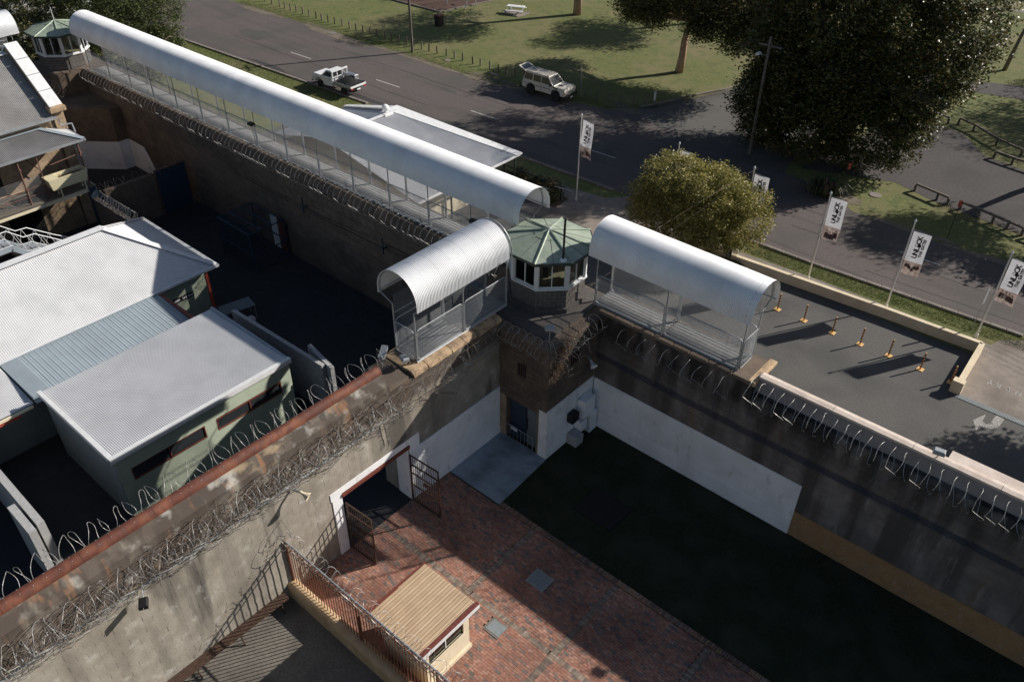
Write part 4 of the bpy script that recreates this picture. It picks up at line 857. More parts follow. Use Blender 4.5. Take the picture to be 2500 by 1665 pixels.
clad(sb,'sandstone_block','x',GX,1,4,18.6,0,7.3,.62,.33,.014,.022,'sand',300,near_pt=Vector((-50,17,6)),holes=[(9.5,11.2,3.7,6.2),(13.2,14.7,3.7,6.1),(14.2,16.2,0,3.0)])
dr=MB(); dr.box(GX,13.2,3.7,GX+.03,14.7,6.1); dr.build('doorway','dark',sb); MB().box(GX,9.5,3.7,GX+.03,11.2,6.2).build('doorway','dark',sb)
ap=[(14.2,0),(16.2,0),(16.2,2.0)]+[(15.2+1.0*math.cos(a),2.0+1.0*math.sin(a)) for a in np.linspace(0,PI,12)][1:]+[(14.2,2.0)]
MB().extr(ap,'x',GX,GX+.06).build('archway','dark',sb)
# verandah roof
def vt(u):
    y=-8+u
    if y<=17.6: return (GX+.05,y,7.02)
    f=(y-17.6)/1.55; return (GX+.05+2.3*f,y,7.02-.42*f)
corr((-50.65,-8,6.58),(-50.65,19.15,6.58),vt,'oldzinc',pitch=.1,amp=.018,parent=sb,name='verandah_roof_sheet')
MB().quad((GX+.05,17.6,7.03),(-50.65,19.15,6.59),(GX+.05,19.15,6.59)).build('verandah_hip_sheet','whiteroof',sb)
bar((GX+.05,17.6,7.06),(-50.6,19.17,6.62),.3,.02,'blueroof','hip_flashing',sb); bar((GX+.15,-8,7.05),(GX+.15,17.6,7.05),.3,.03,'blueroof','head_flashing',sb)
bar((-50.58,-8,6.52),(-50.58,19.2,6.52),.12,.12,'zinc','gutter',sb); bar((GX,19.2,6.52),(-50.5,19.2,6.52),.12,.12,'zinc','gutter',sb)
dp=MB(); dp.tube([(GX+.35,18.9,7.4),(GX+.35,18.9,6.95),(GX+.5,19.5,6.9),(GX+.6,19.5,6.4),(GX+.3,19.4,6.0),(GX+.3,19.4,3.9)],.06,6); dp.build('downpipe','zinc',sb)
# balcony floor as planks on a cream edge beam
MB().box(GX,-8,3.3,-50.52,19.0,3.6).build('balcony_slab','cream',sb,label='balcony slab with sunlit cream edge')
for i in range(14): MB().box(GX+.2+i*.17,-8,3.6,GX+.36+i*.17,18.9,3.635).build('floor_board','timber',sb)
post=MB().tube([(0,0,0),(0,0,2.95)],.05,7).mesh('post','rustpost')
clamp=MB().box(-.09,-.09,0,.09,.09,.05).tube([(-.16,0,.02),(.16,0,.06)],.03,5).mesh('clamp','rustpost')
for y in (-1,4.5,9.8,15.15,18.75):
    p=mk('post',post,sb,(-50.7,y,3.63)); mk('clamp',clamp,p,(0,0,2.2)); mk('clamp',clamp,p,(0,0,.9))
for y in (12.4,16.25): MB().tube([(-50.66,y,3.63),(-50.66,y,6.5)],.028,5).build('thin_post','rustpost',sb)
rl=MB(); 
for z in (4.15,4.6): rl.tube([(-50.7,-1,z),(-50.7,16.2,z)],.022,5)
rl.tube([(-50.72,16.9,5.6),(-50.72,18.9,5.75)],.03,5); rl.tube([(-50.7,12.2,3.7),(-50.7,14.9,4.6)],.02,5); rl.tube([(-52.6,15.5,6.7),(-52.6,16.9,4.6)],.03,5)
rl.build('balcony_rail','rustpost',sb)
V=[];Fc=[]
y0,y1,z0,z1=8.0,16.2,3.7,5.25; p_=.075
for sgn in (1,-1):
    n=int((y1-y0+z1-z0)/p_)
    for i in range(n):
        a=y0-(z1-z0)+i*p_ if sgn==1 else y0+i*p_
        ya,za,yb,zb=a,z0,a+(z1-z0)*sgn,z1
        # clip to y range
        pts=[]
        for t in np.linspace(0,1,9):
            y=ya+(yb-ya)*t
            if y0<=y<=y1: pts.append((y,za+(zb-za)*t))
        if len(pts)>1:
            (ya,za),(yb,zb)=pts[0],pts[-1]; w=.004; b_=len(V); V+=[(-50.72,ya-w,za),(-50.72,ya+w,za),(-50.72,yb+w,zb),(-50.72,yb-w,zb)]; Fc.append((b_,b_+1,b_+2,b_+3))
mk('chain_mesh',npmesh('chain_mesh',np.array(V),np.array(Fc),'galv'),sb)
# cream tub used as a planter
tb=thing('cream_tub','pale yellow bathtub-like trough full of dead plants on the balcony edge','tub',(-50.65,17.5,3.64))
tm=MB(); tm.add([(x,y,z) for z,sx,sy in ((.55,.33,1.05),(1.25,.45,1.2)) for x,y in ((-sx,-sy),(sx,-sy),(sx,sy),(-sx,sy))],[(3,2,1,0),(0,1,5,4),(1,2,6,5),(2,3,7,6),(3,0,4,7)])
tm.add([(x,y,1.25) for x,y in ((-.45,-1.2),(.45,-1.2),(.45,1.2),(-.45,1.2))]+[(x,y,1.25) for x,y in ((-.38,-.55),(.38,-.55),(.38,1.12),(-.38,1.12))]+[(x,y,.95) for x,y in ((-.36,-.5),(.36,-.5),(.36,1.05),(-.36,1.05))],[(0,1,5,4),(1,2,6,5),(2,3,7,6),(3,0,4,7),(5,9,8,4),(6,10,9,5),(7,11,10,6),(4,8,11,7)])
tm.build('basin','plant',tb); MB().quad((-.36,-.5,1.0),(.36,-.5,1.0),(.36,1.05,1.0),(-.36,1.05,1.0)).build('soil','soil',tb)
lg=MB().lathe([(.06,0),(.03,.1),(.07,.55)],6).mesh('leg','plant')
for x,y in ((-.25,-.6),(.25,-.6),(-.25,.9),(.25,.9)): mk('leg',lg,tb,(x,y,0))
tw_=MB()
for i in range(60):
    p=Vector((random.uniform(-.3,.3),random.uniform(-.4,1),1.0)); tw_.tube([p,p+Vector((random.gauss(0,.12),random.gauss(0,.15),random.uniform(.05,.3)))],.008,3)
tw_.build('dead_stems','leaf_litter',tb)
# low wall and gate between the buildings
lw=thing('low_yard_wall','low brown wall crossing the dark yard beside the balcony','wall')
MB().box(-50.75,19.4,0,-50.45,22.8,3.0).build('wall_segment','sandwall',lw); MB().box(-50.4,18.55,0,-45.2,18.85,2.85).build('wall_segment','sandwall',lw)
MB().box(-50.8,18.5,0,-50.42,18.95,3.6).build('end_pillar','blue',lw)
bg_=thing('steel_yard_gate','tall dark blue sheet steel gate against the long wall','gate',(-50.3,22.8,0))
MB().box(-.04,0,.05,.04,2.1,3.2).build('gate_sheet','blue',bg_); 
gf=MB(); gf.box(-.06,-.06,0,.06,0,3.3); gf.box(-.06,2.1,0,.06,2.18,3.3); gf.box(-.06,0,3.2,.06,2.1,3.28); gf.build('gate_frame','rustpost',gf and bg_)
# steel stair by the sandstone building
st=thing('steel_stair','grey steel stair with white zigzag railings behind the big white roof','stair')
def stair():
    xs=(-46.9,-45.9); P=[(9.5,5.0-1),(12.0,4.0),(12.7,3.35),(13.3,3.3),(14.6,2.3),(16.5,1.0)]
    for i,x in enumerate(xs):
        MB().tube([(x,y,z+1.0) for y,z in P],.03,6).build('handrail','trim',st)
        rl=MB(); rl.tube([(x,y,z+.12) for y,z in P],.02,5)
        for (a,za),(b,zb) in zip(P,P[1:]):
            n=max(1,int(abs(b-a)/.55))
            for k in range(n):
                t0,t1=k/n,(k+1)/n; tm_=(t0+t1)/2
                A=(x,a+(b-a)*t0,za+(zb-za)*t0+.1);B=(x,a+(b-a)*tm_,za+(zb-za)*tm_+1.0);C_=(x,a+(b-a)*t1,za+(zb-za)*t1+.1)
                rl.tube([A,B],.012,4); rl.tube([B,C_],.012,4)
        rl.build('railing','trim',st)
        for (a,za),(b,zb) in zip(P,P[1:]): bar((x,a,za-.05),(x,b,zb-.05),.05,.28,'blueroof','stringer',st)
    for k in range(22):
        t=k/21; y=9.6+t*6.8; z=np.interp(y,[p[0] for p in P],[p[1] for p in P]); MB().box(-46.87,y-.13,z-.02,-45.93,y+.13,z+.02).build('tread','zinc',st)
stair()
# blue steel cage in the left yard
cg=thing('steel_cage','dark blue barred steel cage standing in the shade by the long wall','cage',(-43.1,22.6,0))
fr=MB(); w_,d_,h_=3.3,2.5,2.6
for x in (0,w_):
    for y in (0,d_): fr.tube([(x,y,0),(x,y,h_)],.05,5)
for z in (.06,h_*.45,h_):
    for y in (0,d_): fr.tube([(0,y,z),(w_,y,z)],.04,5)
    for x in (0,w_): fr.tube([(x,0,z),(x,d_,z)],.04,5)
for y in (.85,1.7): fr.tube([(0,y,h_),(w_,y,h_)],.04,5)
fr.build('cage_frame','blue',cg)
bv=MB().tube([(0,0,0),(0,0,h_)],.012,4).mesh('cage_bar','blue'); bt=MB().tube([(0,0,0),(0,d_,0)],.012,4).mesh('roof_bar','blue')
for i in range(1,26):
    mk('cage_bar',bv,cg,(i*w_/26,0,0)); mk('roof_bar',bt,cg,(i*w_/26,0,h_+.01))
for i in range(1,20): mk('cage_bar',bv,cg,(w_,i*d_/20,0)); mk('cage_bar',bv,cg,(0,i*d_/20,0))
pn=thing('painted_panel','white and maroon painted panel seen through the bars of the cage','panel',(-41.5,25.25,.1))
MB().box(0,0,0,.7,.06,2.2).build('white_part','paint',pn); MB().box(.702,0,0,1.5,.06,2.2).build('maroon_part','maroon',pn)
yt=thing('yard_table','grey steel frame table standing in the shaded yard','table',(-36.3,19.0,0),R(-12))
MB().box(-.5,-.9,.95,.5,.9,1.0).build('table_top','grey_clad',yt); tl_=MB().tube([(0,0,0),(0,0,.95)],.025,5).mesh('leg','galv')
for x in(-.45,.45):
    for y in(-.85,.85): mk('leg',tl_,yt,(x,y,0))
MB().box(-.18,-.15,0,.18,.15,.3).build('white_box','trim',None,label='small white box resting on the ground of the dark yard',cat='box',loc=(-35.7,19.4,0))
MB().box(-54.9,22.7,0,-54.1,23.2,.04).build('white_board','grey_clad',None,label='pale board lying on the dark yard ground',cat='board')
# ---------------------------------------------------------------- guard hut in the brick yard
ht=thing('guard_hut','small cream guard hut with tan ribbed roof and maroon gutters on the brick paving','hut',(-13.68,11.5,0))
def hb(x0,y0,z0,x1,y1,z1,n,m,**kw): return MB().box(x0+13.68,y0-11.5,z0,x1+13.68,y1-11.5,z1).build(n,m,ht,**kw)
hb(-14.75,10.45,0,-14.65,12.62,2.2,'wall','cream'); hb(-14.65,12.52,0,-12.66,12.62,2.2,'wall','cream'); hb(-14.65,10.45,0,-12.66,10.55,2.2,'wall','cream')
w=MB(); y0,y1=10.45,12.62
for a,b,c,d in ((y0,y1,0,1.2),(y0,y1,1.92,2.2),(y0,10.62,1.2,1.92),(12.34,y1,1.2,1.92)): w.box(-12.655+13.68,a-11.5,c,-12.56+13.68,b-11.5,d)
w.build('window_wall','cream',ht); hb(-12.7,10.4,0,-12.48,12.68,.2,'plinth','cream')
wn=hb(-12.63,10.62,1.2,-12.62,12.34,1.92,'window','pane'); 
for y in (11.48,): MB().box(-12.64+13.68,y-.02-11.5,1.2,-12.6+13.68,y+.02-11.5,1.92).build('window_bar','trim',wn)
hb(-12.6,10.6,1.14,-12.5,12.36,1.2,'sill','cream'); hb(-14.6,10.6,.9,-13.0,12.5,.95,'desk','sand')
ro=corr((-15.02+13.68,10.18-11.5,2.36),(-12.55+13.68,10.18-11.5,2.36),lambda u:(-15.02+13.68+u,12.9-11.5,2.44),'tan',pitch=.27,amp=.02,profile='rib',parent=ht)
ro.data.materials[0]=M['tan']
MB().box(-14.95+13.68,10.25-11.5,2.2,-12.6+13.68,12.85-11.5,2.33).build('ceiling','trim',ht)
for x,nm in ((-15.13,'gutter'),(-12.52,'gutter')): hb(x,10.1,2.28,x+.14,12.98,2.42,nm,'maroon')
hb(-12.375,10.1,2.2,-12.35,12.98,2.36,'fascia','trim'); hb(-14.98,12.9,2.24,-12.53,12.93,2.36,'fascia','trim')
# covers in the paving
dc=thing('tiled_drain_cover','square cover of small concrete tiles set in the shaded brick paving','drain cover',(-12.47,16.6,0)); MB().box(-.46,-.42,0,.46,.42,.024).build('frame','black',dc)
tm2=MB().box(-.083,-.075,.024,.083,.075,.04,False).mesh('tile','ped')
for i in range(5):
    for j in range(5): mk('tile',tm2,dc,((i-2)*.178,(j-2)*.162,0))
MB().box(-12.73,13.5,0,-12.0,14.15,.034).build('cover_frame','path',None,label='pale concrete frame round the smooth steel cover in the sunny paving',cat='cover frame')
MB().box(-12.64,13.58,.034,-12.02,14.1,.042).build('steel_cover','ped',None,label='smooth grey steel access cover in the sunlit brick paving',cat='access cover')
hd=MB().slab([(-13.75,20.45,.05),(-11.85,20.5,.05),(-11.75,22.1,.05),(-13.7,22.1,.05)],.06).build('trapdoor','black',None,label='dark square trapdoor slab in the shaded lawn',cat='trapdoor')
M['plinth']=mat('ochre_plinth_paint',(.46,.32,.19),(.55,.40,.25),2,.8,c3=(.33,.2,.1),scale3=1.5,amt3=.5)
# ---------------------------------------------------------------- bar fence on a cream plinth with razor coil
bf=thing('bar_fence','rust brown bar fence with galvanised top pipe on a rounded cream plinth','fence',(-19.36,9.9,0))
n=9; pf=[(-.3,0),(.16,0),(.16,.55)]+[(-.07+.23*math.cos(a),.55+.2*math.sin(a)) for a in np.linspace(0,PI,9)]+[(-.3,.55)]
x=0
while x<12.5: MB().extr([(p,q) for p,q in pf],'x',x+.004,x+2.4-.004).build('plinth','plinth',bf); x+=2.4
bm_=MB().tube([(0,0,.7),(0,0,3.0)],.019,5).mesh('fence_bar','fencebar')
for i in range(74): mk('fence_bar',bm_,bf,(.1+i*.168,0,0))
rl=MB(); rl.tube([(0,0,3.02),(12.5,0,3.02)],.035,6); rl.build('top_pipe','galv',bf); rl=MB(); rl.box(0,-.022,2.72,12.5,.022,2.77); rl.build('fence_rail','fencebar',bf)
for x in (.06,4,8,12): MB().box(x-.04,-.04,.7,x+.04,.04,3.05).build('fence_post','fencebar',bf)
for x in np.arange(1.8,12,1.35): MB().tube([(x,-.3,3.0),(x+.1,.02,3.1),(x+.15,.1,3.4)],.014,4).build('wire_bracket','timber',bf)
coil('razor_wire_coil','razor wire coil riding on the top pipe of the rust brown bar fence',[(-19.3,9.95,3.28),(-7,9.95,3.28)],.26,.34,'razor',wr=.008,tilt=.5)
coil('razor_wire_coil','loose rusty razor wire strand below the top pipe of the bar fence',[(-19.3,9.8,2.95),(-7,9.8,2.95)],.1,.11,'rustwire',wr=.010,tilt=.6,barbs=False,nseg=10)
coil('razor_wire_coil','tall razor wire loops where the bar fence meets the cross wall',[(-19.5,9.2,3.5),(-19.2,10.2,3.5)],.42,.2,'darkwire',wr=.010,tilt=.7,wob=.2)
bn=thing('wall_bench','long brown slatted bench fixed along the foot of the cross wall','bench',(-19.08,0,0))
for i in range(4): MB().box(-.2+i*.1,-6,.5,-.115+i*.1,9.35,.545).build('bench_slat','brownsteel',bn)
for y in np.arange(-5.4,9.4,1.8):
    MB().box(-.2,y-.03,.42,.18,y+.03,.5).tube([(.1,y,.45),(.27,y,0)],.03,5).build('bench_leg','brownsteel',bn)
# ---------------------------------------------------------------- boxes at the tower foot, horns, lamps, cameras
def bx(n,lab,cat,x0,y0,z0,x1,y1,z1,m): 
    t=thing(n,lab,cat,((x0+x1)/2,(y0+y1)/2,z0)); a,b=(x1-x0)/2,(y1-y0)/2; MB().bbox(-a,-b,0,a,b,z1-z0,.02).build('casing',m,t); MB().box(a,-b+.06,.08,a+.02,b-.06,z1-z0-.08).build('front_panel',m,t); return t
bx('wall_box','white meter box with grey lid on the white tower wall','box',-16.53,24.2,1.25,-16.1,25.0,2.25,'paint')
bx('wall_box','small dark box left of the white meter box','box',-16.53,23.45,1.35,-16.2,23.95,1.85,'black')
bx('wall_box','white box framed by a dark pipe below the meter box','box',-16.53,24.1,.45,-16.15,24.55,1.05,'paint')
bx('wall_box','low pale box on the ground at the tower foot','box',-16.53,23.5,.0,-15.95,24.05,.55,'concwall')
bx('wall_box','white cabinet in the very corner of the grass yard','box',-16.53,24.75,0,-16.1,25.3,1.2,'paint')
def horn(lab,loc,rz,m='cream'):
    t=thing('horn_speaker',lab,'loudspeaker',loc,rz,'horn loudspeakers'); prof=[(.05,0),(.06,.12),(.09,.2),(.17,.34),(.175,.36),(.15,.33),(.03,.14)]
    mb=MB().lathe(prof,12); mb.v=[(z,x,y) for x,y,z in mb.v]; o=mb.build('horn',m,t); o.rotation_euler=(0,R(25),0); MB().box(-.3,-.03,-.05,0,.03,.05).build('bracket','galv',t)
horn('pale horn loudspeaker on the sunlit cross wall throwing a long shadow',(-19.0,10.75,5.2),R(20))
horn('pale horn loudspeaker in the shade right of the tower corner',(-16.2,24.5,4.55),R(-25),'trim')
def flood(lab,loc,rz,arm=(0,0,-.4),m='zinc'):
    t=thing('floodlight',lab,'floodlight',loc,rz,'floodlights'); MB().bbox(-.2,-.14,-.06,.2,.14,.1,.04).build('lamp_head',m,t); MB().box(-.16,-.1,-.075,.16,.1,-.061).build('lens','glass',t)
    MB().tube([(0,0,-.05),arm],.02,5).build('arm','galv',t); MB().tube([(-.22,0,-.05),(-.22,0,.02),(.22,0,.02),(.22,0,-.05)],.012,4).build('yoke','galv',t); return t
flood('floodlight on a post at the front corner of the corner tower slab',(-16.75,22.1,7.35),R(40),(0,0,-.75))
flood('black floodlight on an arm in front of the cross wall at the lower left',(-18.9,4.6,5.2),R(-30),(-.45,0,.25),'black')
flood('black floodlight hung under the canopy at the right end of the long walkway',(-24.2,25.5,8.15),0,(0,.1,-1.4),'black')
flood('black floodlight hung under the canopy midway along the long walkway',(-42.1,25.5,7.95),0,(0,.1,-1.4),'black')
flood('floodlight standing on the pale coping at the right',(-2.2,25.8,7.1),R(10),(0,0,-.4))
flood('flat grey floodlight over the end of the left short walkway',(-20.0,16.95,7.1),R(-15),(0,0,-.5))
sc=thing('security_camera','grey bullet security camera at the near end of the left short walkway','camera',(-20.85,16.75,7.35),R(-60)); mb=MB().lathe([(.1,0),(.12,.05),(.12,.6),(.1,.62)],10); mb.v=[(z,x,y) for x,y,z in mb.v]; mb.build('housing','zinc',sc,rot=(0,R(18),0)); MB().box(0,-.13,.1,.6,.13,.13).build('sun_shield','zinc',sc,rot=(0,R(18),0)); MB().tube([(.2,0,-.1),(.1,0,-.75)],.03,5).build('bracket','galv',sc)
sc=thing('security_camera','dark blue camera bracket on the outer wall face below the long walkway','camera',(-21.6,22.9,7.0)); MB().bbox(-.25,-.12,-.1,.25,.12,.1,.03).build('housing','blue',sc)
MB().tube([(0,0,-.1),(.1,.3,-.5)],.03,5).build('bracket','trim',sc)
# ---------------------------------------------------------------- gatehouse roof beside the long walkway
gh=thing('gatehouse','small gatehouse with a big white corrugated gable roof behind the long walkway','building')
def tg_(u):
    y=31.5+u
    if y<=37.95: return (-43.4,y,4.75)
    f=min(1,(y-37.95)/3.15); return (-43.4+8.6*f,y,4.75-1.69*f)
corr((-34.75,31.5,3.05),(-34.75,41.1,3.05),tg_,'whiteroof',parent=gh,pitch=.11,amp=.018,nup=Vector((.19,0,.98)))
corr((-49.5,31.5,3.3),(-49.5,38.3,3.3),lambda u:(-43.4,31.5+u,4.75),'whiteroof',parent=gh,nup=Vector((-.19,0,.98)))
b0=Vector((-43.5,38.1,4.85)); b1=Vector((-34.3,41.35,3.05))
MB().slab([(-43.9,37.4,4.9),(-34.6,40.9,3.1),(-34.6,41.5,3.08),(-43.9,38.5,4.88)],.1).build('barge_flashing','trim',gh)
MB().slab([(-43.9,37.6,4.9),(-43.9,38.3,4.88),(-49.6,38.5,3.4),(-49.6,38.1,3.42)],.1).build('barge_flashing','trim',gh)
bar((-34.67,31.5,2.98),(-34.67,41.3,2.98),.12,.12,'trim','gutter',gh); bar((-43.4,31.5,4.8),(-43.4,38,4.8),.3,.04,'trim','ridge_flashing',gh)
MB().box(-48.5,32,0,-36.2,38.2,3.1).build('wall','cream',gh)
for y in (34.5,37.8,40.8): MB().tube([(-34.7,y,0),(-34.7,y,2.95)],.07,8).build('verandah_post','darktrim',gh)
pl=thing('ball_pillar','white square pillar topped with a ball beside the gatehouse ridge','pillar',(-43.55,37.1,0)); MB().box(-.28,-.28,0,.28,.28,4.7).build('shaft','trim',pl); MB().bbox(-.38,-.38,4.7,.38,.38,4.85,.03).build('cap','trim',pl)
MB().lathe([(.12,0),(.1,.06)]+[(.26*math.cos(a)+.001,.32+.26*math.sin(a)) for a in np.linspace(-1.2,1.5,9)],14,(0,0,4.85)).build('ball','trim',pl,smooth=True)
fr=thing('garden_fence','dark green two-rail garden fence beside the gatehouse','fence')
for y_ in (.55,1.0): bar((-37.4,42.5,y_),(-31.7,42.7,y_),.05,.12,'darktrim','fence_rail',fr)
for x_ in (-37.2,-35.4,-33.5,-31.8): MB().box(x_-.06,42.45,0,x_+.06,42.6,1.1).build('fence_post','darktrim',fr)
for i,(x,y) in enumerate(((-32.3,41.9),(-31.0,42.7))):
    MB().tube([(x,y,0),(x,y,.85),(x+.1,y-.1,.95),(x-.9,y-.5,1.1),(x-1.1,y-.6,1.1)],.025,6).build('handrail','galv',None,label=('inner' if i==0 else 'outer')+' bent galvanised handrail at the garden corner near the first flagpole',cat='handrail')
# ---------------------------------------------------------------- forecourt: cream wall, striped bollards, drain, painted marks
cw=thing('cream_wall','low cream wall bordering the forecourt and turning in at the driveway','wall')
pts=[(-20.4,43.0),(-16.75,43.25),(-9.26,43.78),(-4.0,44.0),(-3.85,39.9)]
for a,b in zip(pts,pts[1:]): 
    a=Vector((*a,0));b=Vector((*b,0)); d=b-a; n_=max(1,int(d.length/2.6)); s_=d.cross(Vector((0,0,1)))
    for i in range(n_):
        p=a+d*(i/n_); q=a+d*((i+1)/n_); MB().obox((p+q)/2+Vector((0,0,.32)),d,s_,(0,0,1),(q-p).length/2-.004,.13,.32).build('wall_length','creamwall',cw)
MB().box(-4.15,39.55,0,-3.6,39.95,.72).build('end_pier','creamwall',cw)
gd=struct('garden_bed',MB().prism([(-21.6,41.3),(-17.8,42.2),(-17.55,43.3),(-20.3,43.2),(-21.7,43.0)],0,.12),'soil')
for a,b in (((-21.7,41.2),(-17.7,42.15)),((-17.7,42.15),(-17.5,43.3))): bar((a[0],a[1],.08),(b[0],b[1],.08),.14,.2,'creamwall','garden_edge',None,kind='structure')
gs=thing('green_sign','small dark green sign with pale lettering below the round tree','sign',(-18.8,42.6,0),R(-20)); MB().tube([(0,0,0),(0,0,1.2)],.03,5).build('post','darktrim',gs)
s2=MB().box(-.35,-.02,.75,.35,.02,1.3).build('board','darktrim',gs)
for r_ in range(3): MB().box(-.25,-.026,1.17-r_*.16,.25-.08*(r_%2),-.021,1.22-r_*.16).build('lettering','trim',s2)
def striped(x,y,lab='orange and maroon striped bollard on a square base plate in the row across the forecourt'):
    t=thing('striped_bollard',lab,'bollard',(x,y,.008),random.uniform(-.1,.1),'striped bollards across the forecourt')
    MB().bbox(-.17,-.17,0,.17,.17,.03,.01).build('base_plate','orange',t); MB().lathe([(.045,.03),(.045,1.08),(.03,1.1)],10).build('post','orange',t)
    for k in range(5): 
        b=MB().lathe([(.047,0),(.047,.1)],10,(0,0,.14+k*.19)); b.v=[(a,b_,c+a*.9) for a,b_,c in b.v]; b.build('stripe','band',t)
    return t
b0=striped(-14.1,40.35)
for x,y in ((-12.46,40.33),(-10.75,40.3),(-9.15,40.32),(-7.58,40.36),(-5.87,40.33),(-4.28,40.3)):
    c=copy_tree(b0); c.location=(x,y,.008)
dr=thing('trench_drain','long slotted steel trench drain across the driveway','drain',(-3.75,39.45,.014))
MB().box(0,-.14,0,9,.14,.006).build('channel','dark',dr); gb=MB().box(-.02,-.13,.006,.02,.13,.012,False).mesh('grate_bar','ped')
for i in range(140): mk('grate_bar',gb,dr,(.03+i*.064,0,0))
MB().box(0,.14,0,9,.17,.012).build('edge','ped',dr); MB().box(0,-.17,0,9,-.14,.012).build('edge','ped',dr)
am=MB(); 
am.quad((-2.47,38.1,.006),(-2.1,37.3,.006),(-2.12,37.8,.006)); am.quad((-2.47,38.1,.006),(-2.12,37.8,.006),(-2.1,38.35,.006)); am.quad((-2.47,38.1,.006),(-2.1,38.35,.006),(-2.12,38.95,.006))
arcp=[(-2.12,38.08)]+[(-2.0+.45*math.sin(a),38.58-.5*math.cos(a)) for a in np.linspace(0,1.3,8)]+[(-1.52,39.2)]
for (a,b),(c,d_) in zip(arcp,arcp[1:]):
    D=Vector((c-a,d_-b,0)).normalized(); n=Vector((-D.y,D.x,0))*.2; A=Vector((a,b,.007));B=Vector((c,d_,.007)); am.quad(A-n,B-n,B+n,A+n)
am.build('painted_arrow','wornpaint',None,kind='structure')
def text_mesh(txt,size,bold=0.0,ext=0.0,m='black',spacing=1.0,sx=1.0,res=3):
    cu=bpy.data.curves.new('txt','FONT'); cu.body=txt; cu.size=size; cu.offset=bold; cu.extrude=ext; cu.align_x='CENTER'; cu.align_y='CENTER'; cu.space_character=spacing; cu.resolution_u=res
    o=bpy.data.objects.new('txt',cu); COL.objects.link(o); dg=bpy.context.evaluated_depsgraph_get(); dg.update(); me=bpy.data.meshes.new_from_object(o.evaluated_get(dg)); bpy.data.objects.remove(o); 
    me.materials.clear(); me.materials.append(M[m]); return me
for ch,x,y in zip('ENTRY',(-.88,-1.36,-1.83,-2.31,-2.72),(41.72,41.74,41.78,41.74,41.74)):
    me=text_mesh(ch,.42,.012,m='wornpaint'); o=mk('painted_letter',me,None,(x,y,.018),(0,0,PI),kind='structure'); o.scale=(1,1.25,1)
